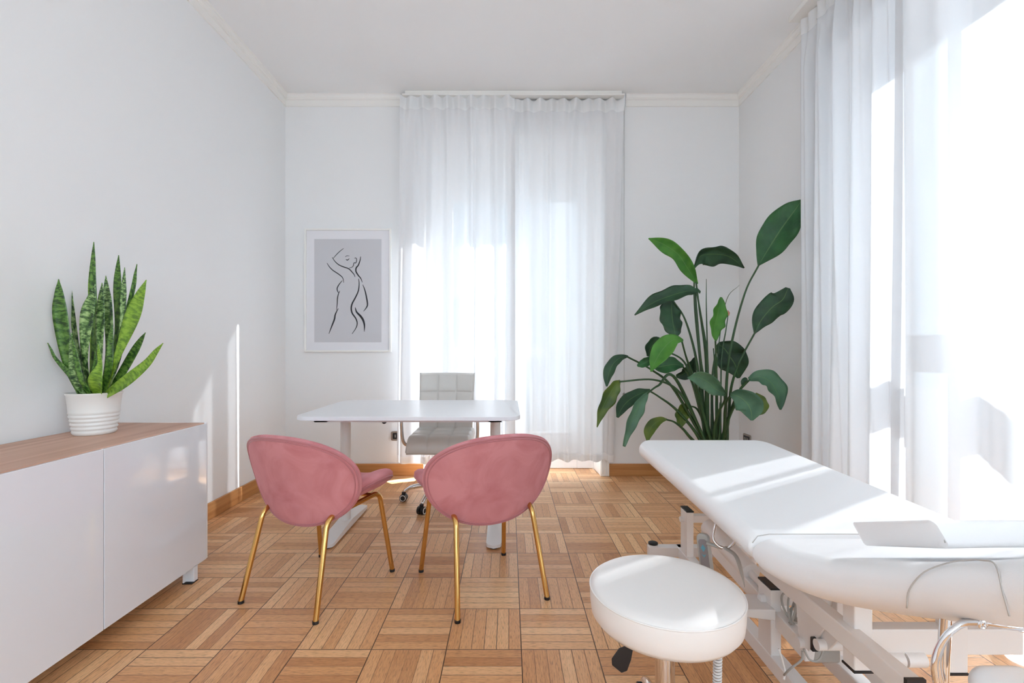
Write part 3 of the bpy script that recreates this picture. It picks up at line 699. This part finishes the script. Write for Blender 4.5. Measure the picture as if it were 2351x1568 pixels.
for k in range(9):   # sheath bases of cut stems
    a = k*2.4; x = BX+.07*math.cos(a)*(.5+.5*rnd.random()); y = BY+.05*math.sin(a)
    hgt = rnd.uniform(.55, .8)
    MB().tube(spline([(x, y, .26), (x+.01*math.cos(a), y, .4), (x+.03*math.cos(a), y+.01, hgt)], 10), [.014]*5+[.012, .011, .009, .007, .005, .002], 8).build('leaf_sheath', 'stem', bop, world=True, angle=0)

# ------------------------------------------------------------------ desk
DX0, DX1, DY0, DY1, DZ = -1.145, .062, 2.515, 3.34, .74
desk = thing('desk', 'white desk with rounded top corners and T legs in front of the back window', 'desk', ((DX0+DX1)/2, (DY0+DY1)/2, 0))
MB().prism(rrect(DX0, DX1, DY0, DY1, .085, 10), DZ-.022, DZ).build('tabletop', 'desk', desk, world=True, bevel=.003, angle=30)
b = MB(); b.box(DX0+.10, DX1-.10, DY0+.05, DY0+.075, DZ-.036, DZ-.0225); b.box(DX0+.10, DX1-.10, DY1-.075, DY1-.05, DZ-.036, DZ-.0225)
b.box(DX0+.10, DX0+.17, DY0+.05, DY1-.05, DZ-.036, DZ-.0225); b.box(DX1-.17, DX1-.10, DY0+.05, DY1-.05, DZ-.036, DZ-.0225)
b.build('under_frame', 'steel_white', desk, world=True, smooth=False)
for k, lx in enumerate((-1.007, -.083)):
    cy = 2.95
    lg = MB().tube([(lx, cy, .04), (lx, cy, DZ-.036)], .031, 28).build('leg', 'steel_white', desk, world=True)
    # foot: long tapering bar, higher in the middle
    def ff(u, v, lx=lx, cy=cy):
        y = -.345+.69*v; r = .043; e = min(1, (1-(max(0, abs(y)-.302)/.043)**2)) ; e = math.sqrt(max(e, .0004)); zt = .024+.026*(1-abs(y)/.345)
        a = 2*PI*u; c, s_ = math.cos(a), math.sin(a)
        cx = r*e*(abs(c)**.35)*(1 if c > 0 else -1); cz = (abs(s_)**.35)*(1 if s_ > 0 else -1)
        return (lx+cx, cy+y, (.008 if cz < 0 else zt) if abs(cz) > .5 else .008+(zt-.008)*(cz*.5+.5))
    fm = MB(); fm.grid(24, 41, ff, closed_u=True); fm.f += [tuple(range(23, -1, -1)), tuple(40*24+j for j in range(24))]
    fm.build('foot', 'steel_white', desk, world=True, angle=50)
    p = MB()
    for yy in (-.31, .31): p.lathe([(.022, 0), (.022, .009)], (lx, cy+yy, 0), 16)
    p.build('foot_pad', 'black', desk, world=True)
MB().tube([(-.68, DY0+.09, DZ-.040), (-.68, DY0+.11, DZ-.040)], .012, 12).build('cable_clip', 'black', desk, world=True)

# ------------------------------------------------------------------ pink velvet chairs
def egg(th, a, b, flat=.10, e=2.25):
    c, s = math.cos(th), math.sin(th)
    r = (abs(c)**e+abs(s)**e)**(-1/e)
    return a*r*c*(1+flat*s), b*r*s
def shell(outline, surf, normal, tf, tb, name, mat, parent, nt=72, nr=12):
    """padded shell: outline(th)->(s,t); surf(s,t)->point; tf/tb thickness to front/back"""
    mb = MB(); vs = []; fs = []
    def prof(r): return max(0.0, 1-r**7)**.5
    for side, th_ in ((1, tf), (-1, tb)):
        base = len(vs); s0, t0 = 0, 0
        p = surf(0, 0); vs.append(p+normal(0, 0)*th_*side)
        for k in range(1, nr+1):
            r = 1-(1-k/nr)**1.6
            for j in range(nt):
                s, t = outline(2*PI*j/nt); s *= r; t *= r
                vs.append(surf(s, t)+normal(s, t)*th_*side*prof(r))
        for j in range(nt): fs.append((base, base+1+j, base+1+(j+1) % nt) if side > 0 else (base, base+1+(j+1) % nt, base+1+j))
        for k in range(nr-1):
            for j in range(nt):
                a = base+1+k*nt+j; b_ = base+1+k*nt+(j+1) % nt
                fs.append((a, a+nt, b_+nt, b_) if side > 0 else (a, b_, b_+nt, a+nt))
    mb.add(vs, fs)
    o = mb.build(name, mat, parent, angle=0)
    bm = bmesh.new(); bm.from_mesh(o.data); bmesh.ops.remove_doubles(bm, verts=bm.verts, dist=.0003); bmesh.ops.recalc_face_normals(bm, faces=bm.faces)
    for f in bm.faces: f.smooth = True
    bm.to_mesh(o.data); bm.free()
    return o
LEAN = math.radians(17)
def back_surf(s, t):     # t up the back, local: x right, y forward, z up
    y = -.185-t*math.sin(LEAN)+1.05*s*s-.25*(t-.0)**2
    return Vector((s, y, .532+t*math.cos(LEAN)))
def seat_surf(s, t):
    return Vector((s, .080+t, .418+1.30*s*s+.05*max(0, -t-.10)-.25*max(0, t-.14)**2+.02*t))
def nrm(surf):
    def f(s, t):
        e = .004; a = surf(s+e, t)-surf(s-e, t); b_ = surf(s, t+e)-surf(s, t-e); n = a.cross(b_).normalized(); return n
    return f
def pink_chair(label, loc, rz):
    ch = thing('velvet_chair', label, 'chair', loc, rz, 'pink velvet chairs')
    nb0 = nrm(back_surf); nb = lambda s, t: -nb0(s, t)      # forward
    ns = nrm(seat_surf)
    ob = lambda th: egg(th, .308, .216, .10)
    os_ = lambda th: egg(th, .292, .235, -.02)
    bk = shell(ob, back_surf, nb, .036, .018, 'backrest', 'velvet', ch)
    st = shell(os_, seat_surf, ns, .046, .036, 'seat', 'velvet', ch)
    for (ol, sf, nn, par, tb) in ((ob, back_surf, nb, bk, .018), (os_, seat_surf, ns, st, .036)):
        for rr_, rad in ((.965, .0042), (.925, .0030)):
            pts = []
            for j in range(96):
                s, t = ol(2*PI*j/96); s *= rr_; t *= rr_; pts.append(sf(s, t)-nn(s, t)*(tb*max(0, 1-rr_**7)**.5+.0002))
            MB().tube(pts, rad, 8, closed=True).build('piping', 'velvet_dark', par, angle=0)
    for sx in (-1, 1):
        # one bent tube per side: rear leg, rail, front leg; split in three parts
        B = Vector((sx*.207, -.245, .008)); Fp = Vector((sx*.224, .245, .008))
        Bt = Vector((sx*.180, -.150, .385)); Ft = Vector((sx*.196, .178, .408))
        def bend(p, c, q, r, n=8):
            a = (p-c).normalized()*r+c; b_ = (q-c).normalized()*r+c
            return [a*(1-t)**2+c*2*t*(1-t)+b_*t*t for t in [k/n for k in range(n+1)]]
        bb = bend(B, Bt, Ft, .045); fb = bend(Bt, Ft, Fp, .045)
        l1 = MB().tube([B]+bb, .0114, 14).build('leg', 'gold', ch)
        MB().tube([bb[-1], fb[0]], .0114, 14).build('frame_rail', 'gold', ch)
        l2 = MB().tube(fb+[Fp], .0114, 14).build('leg', 'gold', ch)
        for (l, q) in ((l1, B), (l2, Fp)):
            MB().lathe([(.0128, 0), (.0128, .012)], (q.x, q.y, 0), 14).build('foot_cap', 'black', l)
    cr = MB(); cr.tube([(-.178, -.10, .392), (.178, -.10, .392)], .0095, 12); cr.tube([(-.19, .12, .408), (.19, .12, .408)], .0095, 12)
    cr.build('cross_bar', 'gold', ch)
    return ch
pink_chair('pink velvet chair with gold legs, the left one, seat edge showing on its right', (-.874, 2.215, 0), -math.radians(21.7))
pink_chair('pink velvet chair with gold legs, the right one in front of the office chair', (-.124, 2.229, 0), math.radians(25.5))

# ------------------------------------------------------------------ office chair
def tufted(name, mat, parent, w_, d_, th, place, cols=3, rows=3, puff=.017):
    """quilted pad; place(u,v,n) maps u in -1..1 across, v 0..1 along, n offset to a point"""
    mb = MB(); nu, nv = 73, 79
    def h(u, v):
        cu = abs(math.sin(PI*(u*.5+.5)*cols)); cvv = abs(math.sin(PI*v*rows))
        return puff*((min(cu, 1)**.32)*(min(cvv, 1)**.32))
    def eo(u, v):
        a = min(1, (1-abs(u))/.10); b_ = min(1, min(v, 1-v)/.05); return (1-(1-a)**2)**.5 if a < 1 else 1, (1-(1-b_)**2)**.5 if b_ < 1 else 1
    vs = []
    for sd_ in (1, -1):
        for j in range(nv):
            for i in range(nu):
                u = i/(nu-1)*2-1; v = j/(nv-1); a, b_ = eo(u, v); e = min(a, b_)
                n = (th/2*e+(h(u, v)*e if sd_ > 0 else 0))*sd_
                vs.append(Vector(place(u, v, n)))
    fs = []; K = nu*nv
    for j in range(nv-1):
        for i in range(nu-1):
            a = j*nu+i; fs.append((a, a+1, a+nu+1, a+nu)); fs.append((K+a, K+a+nu, K+a+nu+1, K+a+1))
    mb.add(vs, fs); o = mb.build(name, mat, parent, angle=0)
    bm = bmesh.new(); bm.from_mesh(o.data); bmesh.ops.remove_doubles(bm, verts=bm.verts, dist=.0004); bmesh.ops.recalc_face_normals(bm, faces=bm.faces)
    for f in bm.faces: f.smooth = True
    bm.to_mesh(o.data); bm.free(); return o
def office_chair(label, loc, rz):
    ch = thing('office_chair', label, 'chair', loc, rz)
    # local: chair faces -y (towards the camera)
    def seat(u, v, n):     # v 0 front .. 1 rear
        r = Vector((u*.222*(1-.04*(1-v)), -.245+.47*v, .455-.06*max(0, .25-v)**2*16*.25))
        drop = max(0, .16-v)/.16; return (r.x, r.y, .455-.05*drop**2+n*(1-.1*drop))
    tufted('seat', 'leather_grey', ch, .44, .46, .075, seat, 3, 3)
    def back(u, v, n):
        y = .235+.10*v+.04*u*u*-1; z = .475+.435*v; return (u*.205*(1+.06*(v-.2)), y-n, z)
    tufted('backrest', 'leather_grey', ch, .42, .44, .05, back, 3, 3)
    for sx in (-1, 1):
        pts = spline([(sx*.20, -.06, .41), (sx*.25, -.10, .44), (sx*.262, -.12, .52), (sx*.262, -.13, .64), (sx*.258, -.06, .665), (sx*.258, .10, .66), (sx*.25, .22, .655), (sx*.20, .285, .64)], 40)
        a = MB().tube(pts, .0115, 12).build('armrest', 'chrome', ch, angle=0)
        MB().tube([(sx*.258, -.09, .672), (sx*.258, .16, .674)], .02, 12, flat=.6).build('arm_pad', 'leather_grey', a)
    MB().tube([(0, .0, .13), (0, .0, .42)], .024, 20).build('gas_lift', 'chrome', ch)
    MB().lathe([(.0, .06), (.042, .06), (.042, .13), (.03, .15), (0, .15)], n=24, cap=False).build('hub', 'chrome', ch)
    for k in range(5):
        a = math.radians(-111+72*k); dx, dy = math.cos(a), math.sin(a)
        pts = spline([(dx*.03, dy*.03, .115), (dx*.13, dy*.13, .118), (dx*.23, dy*.23, .098), (dx*.275, dy*.275, .066)], 14)
        l = MB().tube(pts, [.019]*5+[.017]*5+[.013]*5, 12).build('base_arm', 'chrome', ch, angle=0)
        cs = MB()
        for sd_ in (-1, 1):
            cxx, cyy = dx*.28-dy*.015*sd_, dy*.28+dx*.015*sd_
            n = Vector((-dy, dx, 0)); c = Vector((cxx, cyy, .0265)); cs.tube([c-n*.009, c+n*.009], .0265, 20)
        q = Vector((dx*.28, dy*.28, 0)); cs.tube([q+Vector((0, 0, .035)), q+Vector((0, 0, .066))], .014, 12)
        w_ = cs.build('caster', 'black', l)
        rg = MB()
        for sd_ in (-1, 1):
            n = Vector((-dy, dx, 0)); c = Vector((dx*.28, dy*.28, .0265))+n*.0245*sd_
            rg.tube([c+(Vector((dx, dy, 0))*math.cos(t)+Vector((0, 0, 1))*math.sin(t))*.0195 for t in [2*PI*m/20 for m in range(20)]], .0028, 6, closed=True)
        rg.build('wheel_ring', 'trim', l)
    return ch
office_chair('white tufted leather office chair on chrome casters behind the desk', (-.478, 3.43, 0), 0.0)

# ------------------------------------------------------------------ treatment table
TX0, TX1 = .642, 1.305
tt = thing('treatment_table', 'white padded treatment table on a white steel lift frame, right foreground', 'treatment table', (.97, 1.7, 0))
def pad(name, mat, parent, prof_top, x0, x1, th, rnd_=.035, corner=.10, nseg=40, ends=(1, 1), world=True):
    """cushion along Y: prof_top = [(y, ztop)] ; rounded cross section; rounded plan corners"""
    ys = spline([(y, z, 0) for y, z in prof_top], nseg)
    y_lo, y_hi = min(p.x for p in ys), max(p.x for p in ys)
    vs = []; ring = []
    R = rnd_; n = 7
    # extra rings so the ends round off
    rings = []
    tot = len(ys)-1
    for i, p in enumerate(ys):
        rings.append((p.x, p.y, i))
    mb = MB(); cnt = 0; rs = []
    def dense(y0, zt, y1, zt1, k):
        return [(y0+(y1-y0)*t, zt+(zt1-zt)*t) for t in [j/k for j in range(k)]]
    seq = []
    for a in range(len(rings)-1):
        k = 5 if (a < 4 or a > len(rings)-6) else 1
        seq += dense(rings[a][0], rings[a][1], rings[a+1][0], rings[a+1][1], k)
    seq.append((rings[-1][0], rings[-1][1]))
    for (y, zt) in seq:
        d0 = abs(y-seq[0][0]); d1 = abs(y-seq[-1][0])
        ins = 0.0; sh = 1.0
        for d, on, cr in ((d0, ends[0], corner[0] if isinstance(corner, tuple) else corner), (d1, ends[1], corner[1] if isinstance(corner, tuple) else corner)):
            if d < cr: ins = max(ins, cr-math.sqrt(max(0, cr*cr-(cr-d)**2)))
            if d < R: sh = min(sh, math.sqrt(max(0, 1-(1-d/R)**2)))
        hx = (x1-x0)/2-ins; cx = (x0+x1)/2; hz = th/2*max(sh, .02) if on or True else th/2; cz = zt-th/2
        r = min(R, hz*.98, hx*.9); pts = []
        for (qx, qz, a0) in ((1, -1, -PI/2), (1, 1, 0), (-1, 1, PI/2), (-1, -1, PI)):
            for j in range(n+1):
                a = a0+PI/2*j/n
                pts.append((cx+qx*(hx-r)+r*math.cos(a), y, cz+qz*(hz-r)+r*math.sin(a)))
        rs.append(pts)
    m_ = len(rs[0]); fl = [p for r_ in rs for p in r_]; fs = []
    for i in range(len(rs)-1):
        for j in range(m_): fs.append((i*m_+j, i*m_+(j+1) % m_, (i+1)*m_+(j+1) % m_, (i+1)*m_+j))
    fs += [tuple(range(m_)), tuple((len(rs)-1)*m_+j for j in range(m_-1, -1, -1))]
    mb.add(fl, fs)
    return mb.build(name, mat, parent, world=world, angle=0)
ZS = .605
pad('leg_cushion', 'leather', tt, [(1.272, ZS), (1.5, ZS+.008), (1.85, ZS+.018), (2.2, ZS+.028), (2.44, ZS+.034)], TX0, TX1, .078, .037, (.012, .10))
hc = pad('back_cushion', 'leather', tt, [(1.268, ZS), (1.10, .632), (.95, .680), (.75, .765), (.55, .862), (.35, .95)], TX0, TX1, .092, .0455, (.012, .10))
# seam outlining the armrest panel on the side of the back cushion
def hz(y):     # top of the back cushion at y
    P = [(1.268, ZS), (1.10, .632), (.95, .680), (.75, .765), (.55, .862), (.35, .95)]
    for (a, za), (b_, zb) in zip(P, P[1:]):
        if b_ <= y <= a: return za+(zb-za)*(a-y)/(a-b_)
    return ZS
pts = spline([(TX0-.0005, .770, hz(.770)-.075), (TX0-.0008, .765, hz(.765)-.045), (TX0+.006, .745, hz(.745)-.016), (TX0+.024, .72, hz(.72)-.0015), (TX0+.030, .70, hz(.70)+.0005),
   (TX0+.026, .675, hz(.675)-.0005), (TX0+.010, .64, hz(.64)-.008), (TX0-.0005, .62, hz(.62)-.045), (TX0-.0005, .612, hz(.612)-.075)], 40)
MB().tube(pts, .0012, 6).build('seam', 'seam', hc, world=True, angle=0)
SW = 'steel_white'
# base frame
bs = MB()
for x in (.865, 1.055): bs.beam((x, 2.42, .085), (x, .85, .085), .045, .05)
bs.beam((.70, 2.40, .085), (1.24, 2.40, .085), .045, .05); bs.beam((.70, .93, .085), (1.24, .93, .085), .045, .05)
bs.build('base_frame', SW, tt, world=True, smooth=False, bevel=.004)
for (x, y) in ((.725, 2.40), (1.22, 2.40), (.725, .93), (1.22, .93)):
    f_ = MB().lathe([(.022, .012), (.022, .118)], (x, y, 0), 20).build('levelling_foot', SW, tt, world=True)
    o2 = MB().lathe([(.0235, .118), (.0235, .126), (.018, .129)], (x, y, 0), 20); o2.lathe([(.026, 0), (.026, .012)], (x, y, 0), 20); o2.build('foot_plug', 'black', tt, world=True)
# lift posts with black caps and pins
for (x, y) in ((.862, 2.31), (.862, 1.58), (1.075, 2.31), (1.075, 1.58)):
    ps = MB().box(x-.017, x+.017, y-.040, y+.040, .10, .320).build('lift_post', SW, tt, world=True, smooth=False, bevel=.003)
    MB().box(x-.018, x+.018, y-.041, y+.041, .320, .327).build('post_cap', 'black', tt, world=True, smooth=False, bevel=.002)
    MB().tube([(x-.034, y, .275), (x-.015, y, .275)], .013, 18).build('pivot_pin', SW, tt, world=True)
MB().beam((.88, 1.58, .275), (1.06, 1.58, .275), .035, .035).build('post_crossbar', SW, tt, world=True, smooth=False, bevel=.003)
MB().beam((.88, 2.31, .28), (1.06, 2.31, .28), .035, .035).build('post_crossbar', SW, tt, world=True, smooth=False, bevel=.003)
# slanted lift arms
def atX(px, py, X):
    Y = X*F/(px-CX); return Vector((X, Y, H-(py-CY)*Y/F))
MB().beam((.838, 2.05, .30), (.884, 1.40, .205), .030, .052).build('lift_arm', SW, tt, world=True, smooth=False, bevel=.003)
MB().beam((1.02, 2.25, .29), (1.02, 1.42, .47), .024, .045).build('lift_arm', SW, tt, world=True, smooth=False, bevel=.003)
MB().beam((1.00, 1.40, .24), (1.00, 1.00, .13), .030, .045).build('lift_arm', SW, tt, world=True, smooth=False, bevel=.003)
# motor tube with its small housing, gusset plates and pins
MB().tube([(.845, 2.02, .345), (.872, 1.72, .292)], .034, 24).tube([(.872, 1.72, .292), (.885, 1.60, .272)], .013, 16).build('lift_motor', SW, tt, world=True)
MB().lathe([(.0, 0), (.026, 0), (.028, .05), (.024, .058), (0, .058)], (.925, 1.66, .265), 22, cap=False).build('motor_housing', SW, tt, world=True)
def plate(name, pts, X, th):
    a = [atX(x, y, X) for x, y in pts]; n = len(a); g = MB()
    g.add(a+[p+Vector((th, 0, 0)) for p in a], [tuple(range(n)), tuple(range(2*n-1, n-1, -1))]+[(i, (i+1) % n, n+(i+1) % n, n+i) for i in range(n)])
    g.build(name, SW, tt, world=True, smooth=False, bevel=.0015)
plate('gusset_plate', [(1812, 1335), (1828, 1390), (1832, 1451), (1838, 1474), (1856, 1496), (1896, 1437), (1866, 1405), (1850, 1345)], .850, .006)
plate('gusset_plate', [(1880, 1420), (1896, 1437), (1858, 1494), (1900, 1494), (1928, 1465), (1905, 1425)], .858, .006)
for (x, y) in ((1840, 1475), (1884, 1480)):
    q = atX(x, y, .848); MB().tube([q+Vector((-.012, 0, 0)), q+Vector((.10, 0, 0))], .0145, 22).build('pivot_pin', SW, tt, world=True)
# upper frame rails below the cushions
b = MB()
for x in (.79, 1.16):
    b.beam((x, 2.25, .515), (x, 1.28, .500), .035, .035)
b.beam((.79, 1.95, .50), (1.16, 1.95, .50), .035, .035)
b.build('upper_frame', SW, tt, world=True, smooth=False, bevel=.003)
b = MB()
b.beam((.800, 1.50, .425), (.800, .945, .425), .034, .046); b.beam((1.15, 1.50, .425), (1.15, 1.13, .425), .034, .046)
b.beam((.80, 1.13, .415), (1.50-.30, 1.13, .415), .034, .060); b.beam((.80, 1.13, .518), (1.16, 1.13, .518), .034, .034)
b.box(.803, .846, 1.11, 1.15, .35, .53); b.box(1.025, 1.068, 1.11, 1.15, .345, .53)
b.build('back_section_frame', SW, tt, world=True, smooth=False, bevel=.003)
MB().box(.781, .819, .937, .945, .40, .45).build('end_cap', 'black', tt, world=True, smooth=False)
MB().box(.802, .847, 1.109, 1.151, .345, .35).build('end_cap', 'black', tt, world=True, smooth=False)
MB().box(1.024, 1.069, 1.109, 1.151, .340, .345).build('end_cap', 'black', tt, world=True, smooth=False)
for x in (.895, .945): MB().tube([(x-.022, 1.115, .375), (x+.022, 1.115, .375)], .017, 20).build('pivot_pin', SW, tt, world=True)
b = MB(); b.beam((.815, 1.40, .52), (.815, 1.40, .43), .03, .03, up=(0, 1, 0)); b.beam((1.15, 1.40, .52), (1.15, 1.40, .43), .03, .03, up=(0, 1, 0)); b.build('hinge_bracket', SW, tt, world=True, smooth=False)
# control box and wiring below
MB().box(.895, .975, 1.40, 1.52, .175, .215).build('control_box', 'grey_plastic', tt, world=True, smooth=False, bevel=.008)
MB().box(.838, .856, 1.318, 1.33, .262, .300).build('cable_plug', 'black', tt, world=True, smooth=False, bevel=.003)
pc_ = [at(1842, 1495, 1.36), at(1840, 1515, 1.36), at(1815, 1535, 1.37), at(1800, 1550, 1.40)]
MB().tube(spline(pc_, 20), .0030, 8).build('power_cable', 'grey_plastic', tt, world=True, angle=0)
MB().tube(spline([at(1845, 1490, 1.33), at(1860, 1515, 1.325), at(1880, 1515, 1.32), at(1892, 1490, 1.32)], 20), .0028, 8).build('power_cable', 'grey_plastic', tt, world=True, angle=0)
MB().tube(spline([at(1788, 1490, 1.45), at(1796, 1515, 1.45), at(1802, 1540, 1.44), at(1800, 1560, 1.42)], 20), .0030, 8).build('power_cable', 'trim', tt, world=True, angle=0)
for k in range(4):
    c = at(1815, 1395, 1.50); MB().tube([c+Vector((.022*math.cos(t)+.004*k, .03*math.sin(t+k), .030*math.sin(t+.4*k)-.006*k)) for t in [2*PI*m/28 for m in range(28)]], .0034, 8, closed=True).build('cable_loop', 'grey_plastic', tt, world=True, angle=0)
# hooks and strap under the leg cushion
hk = MB()
hk.tube(spline([(.70, 1.60, .535), (.685, 1.59, .50), (.675, 1.575, .47), (.69, 1.56, .452), (.715, 1.55, .455), (.73, 1.54, .48), (.735, 1.54, .50)], 24), .0045, 10)
hk.build('hook', 'chrome', tt, world=True, angle=0)
MB().tube([(.655, 1.585, .455), (.70, 1.565, .447)], .010, 12, flat=.5).build('strap_knot', 'grey_plastic', tt, world=True)
MB().tube(spline([(.70, 1.55, .455), (.722, 1.52, .44), (.730, 1.50, .40), (.736, 1.49, .355)], 14), [.010]*9+[.009, .008, .006, .004, .003, .002], 8, flat=.35).build('strap', 'grey_plastic', tt, world=True)
# foot pedal plate sticking out at the left
pdl = MB(); pdl.add([(.66, 1.52, .272), (.85, 1.52, .268), (.85, 1.62, .268), (.66, 1.62, .272), (.66, 1.52, .256), (.85, 1.52, .232), (.85, 1.62, .232), (.66, 1.62, .256)],
    [(0,1,2,3),(7,6,5,4),(0,4,5,1),(1,5,6,2),(2,6,7,3),(3,7,4,0)])
pdl.build('pedal', SW, tt, world=True, smooth=False, bevel=.004)
# armrest: chrome bent bracket, bolts and a padded rest hanging at the near side
ab = MB()
pc = [at(2212, 1432, .69), at(2176, 1456, .695), at(2153, 1495, .70), at(2146, 1540, .70), at(2165, 1600, .70), at(2230, 1640, .69)]
arc = spline([at(2420, 1443, .64), at(2330, 1439, .65), at(2262, 1430, .67)]+pc, 44)
ab.tube(arc, .0046, 12); ab.tube([p+Vector((.009, .004, .003)) for p in arc], .0038, 12)
ab.build('armrest_bracket', 'chrome', tt, world=True, angle=0)
for (x, y) in ((2256, 1434), (2346, 1441)):
    c = at(x, y, .648); MB().tube([c+Vector((.0045*math.cos(t), 0, .0045*math.sin(t))) for t in [2*PI*m/20 for m in range(20)]], .0020, 8, closed=True).build('bolt', 'chrome', tt, world=True)
MB().tube([at(2172, 1400, .74), at(2160, 1640, .74)], .008, 14).build('armrest_post', 'chrome', tt, world=True)
pad('armrest_pad', 'leather', tt, [(.71, .640), (.60, .638), (.30, .633)], .665, .76, .05, .022, .03, nseg=14)
# headrest pillow lying across the raised end
MB().tube([(TX0+.006, 1.2705, ZS-.022), (TX0+.02, 1.2705, ZS-.004), (TX0+.05, 1.2705, ZS+.0012), (TX0+.2, 1.2705, ZS+.0014), (TX1-.05, 1.2705, ZS+.0012)], .0011, 6).build('seam', 'seam', hc, world=True, angle=0)
pw = thing('pillow', 'flat white leatherette pillow lying on the raised end of the treatment table', 'pillow', (1.056, .940, .737))
def pillow():
    mb = MB(); pts = []
    def sec(x, k):    # rounded rectangular section across the pillow at x
        out = []; hy, hz, r = .105-.004*k, .0245+.002*math.sin(x*9), .010
        for (qy, qz, a0) in ((1, -1, -PI/2), (1, 1, 0), (-1, 1, PI/2), (-1, -1, PI)):
            for j in range(7):
                a = a0+PI/2*j/6; out.append(Vector((x, qy*(hy-r)+r*math.cos(a), qz*(hz-r)+r*math.sin(a))))
        return out
    rings = [sec(-.30, 1), sec(-.296, 0), sec(-.27, 0)]+[sec(-.27+.54*k/20, 0) for k in range(1, 21)]+[sec(.296, 0), sec(.30, 1)]
    for p in rings[0]+rings[-1]: p.y *= .96; p.z *= .86
    for p in rings[0]+rings[1]:
        p.x += -.012*(p.z/.0245)*(1 if p.z > 0 else .3)       # the end leans outward at the top
    n = len(rings[0]); vs = [p for r in rings for p in r]
    fs = [(i*n+j, i*n+(j+1) % n, (i+1)*n+(j+1) % n, (i+1)*n+j) for i in range(len(rings)-1) for j in range(n)]+[tuple(range(n)), tuple((len(rings)-1)*n+j for j in range(n-1, -1, -1))]
    mb.add(vs, fs); mb.build('cushion', 'leather', pw, angle=50)
    MB().tube([(-.300, -.099, .0205), (-.297, -.1022, .012), (-.2955, -.1035, 0), (-.2955, -.1022, -.014)], .0011, 6).build('seam', 'seam', pw, angle=0)
pillow()
pw.rotation_euler = (math.radians(-21), 0, math.radians(1.0))
# hand remote hanging from the hook, with a coiled cable
rm = thing('hand_remote', 'grey hand remote control hanging by its strap from the treatment table', 'remote control', (.668, 1.60, .33))
rb = MB(); rb.prism(rrect(-.020, .020, -.085, .085, .016, 6), -.011, .011)
o = rb.build('body', 'grey_plastic', rm, bevel=.004); o.rotation_euler = (math.radians(84), math.radians(-9), math.radians(-38)); o.location = (-.008, 0, .062)
kp = MB(); kp.prism(rrect(-.014, .014, -.03, .068, .010, 6), .011, .0122)
o2 = kp.build('keypad', 'keypad', rm); o2.rotation_euler = o.rotation_euler; o2.location = o.location
ic = MB(); ic.add([(-.008, .040, .0126), (0, .028, .0126), (.008, .040, .0126), (0, .052, .0126)], [(0, 1, 2, 3)]); ic.add([(-.008, .022, .0126), (0, .010, .0126), (.008, .022, .0126), (0, .017, .0126)], [(0, 1, 2, 3)])
o3 = ic.build('arrow_mark', 'label_blue', o2, smooth=False)
def coil(a, b_, r, turns, wire):
    a = Vector(a); b_ = Vector(b_); d = (b_-a).normalized(); s_ = d.cross(Vector((0, 1, 0))).normalized(); q = d.cross(s_); n = turns*12
    return [a.lerp(b_, k/n)+(s_*math.cos(2*PI*k/12)+q*math.sin(2*PI*k/12))*r for k in range(n+1)]
MB().tube(coil((.60, 1.365, .36), (.595, 1.37, .012), .0098, 40, .003), .0034, 6).build('coiled_cable', 'steel_white', rm, world=True, angle=0)
MB().tube(spline([(.665, 1.60, .30), (.655, 1.56, .25), (.625, 1.44, .30), (.60, 1.365, .37)], 16), .003, 8).build('cable', 'trim', rm, world=True, angle=0)

# ------------------------------------------------------------------ stool
st = thing('rolling_stool', 'round white padded stool on a chrome post beside the treatment table', 'stool', (.410, 1.255, 0))
R_ = .193; zt = .484
pf = [(0, zt-.098), (R_*.80, zt-.097), (R_*.93, zt-.092), (R_*.985, zt-.078), (R_, zt-.055), (R_+.001, zt-.022), (R_-.001, zt-.012), (R_-.008, zt-.005), (R_*.88, zt-.0005), (R_*.6, zt+.001), (0, zt+.001)]
MB().lathe(pf, n=96, cap=False).build('seat', 'stool_leather', st, angle=0)
MB().tube([((R_+.0005)*math.cos(a), (R_+.0005)*math.sin(a), zt-.0135) for a in [2*PI*k/96 for k in range(96)]], .0022, 8, closed=True).build('piping', 'stool_leather', st, angle=0)
MB().lathe([(.0, zt-.118), (.033, zt-.118), (.033, zt-.099), (.0, zt-.099)], n=28, cap=False).build('collar', 'black', st)
MB().lathe([(.025, .16), (.025, zt-.117)], n=28).build('gas_lift', 'chrome', st)
MB().lathe([(.0, .06), (.036, .06), (.036, .12), (.027, .165), (0, .165)], n=28, cap=False).build('hub', 'chrome', st)
MB().box(-.07, -.02, -.01, .01, zt-.103, zt-.099).build('lever_bracket', 'black', st, smooth=False)
lpx = [(1447,1478),(1454,1487),(1449,1515),(1440,1540),(1427,1545),(1405,1527),(1404,1512),(1421,1488)]
lv = MB(); lvs = [at(x, y, 1.18+dy) for dy in (0, .012) for x, y in lpx]; lv.add(lvs, [tuple(range(8)), tuple(range(15, 7, -1))]+[(i, (i+1) % 8, 8+(i+1) % 8, 8+i) for i in range(8)])
lv.tube([at(1450, 1484, 1.187), Vector((.410-.02, 1.24, zt-.108))], .006, 10)
lv.build('lever', 'black', st, bevel=.003, world=True)
for k in range(5):
    a = math.radians(-130+72*k); dx, dy = math.cos(a), math.sin(a)
    l = MB().tube(spline([(dx*.03, dy*.03, .10), (dx*.12, dy*.12, .10), (dx*.20, dy*.20, .078), (dx*.24, dy*.24, .06)], 12), .014, 12).build('base_arm', 'chrome', st, angle=0)
    n = Vector((-dy, dx, 0)); c = Vector((dx*.245, dy*.245, .025)); cs = MB(); cs.tube([c-n*.022, c-n*.004], .025, 18); cs.tube([c+n*.004, c+n*.022], .025, 18); cs.tube([c+Vector((0, 0, .005)), c+Vector((0, 0, .04))], .008, 10)
    cs.build('caster', 'black', l)
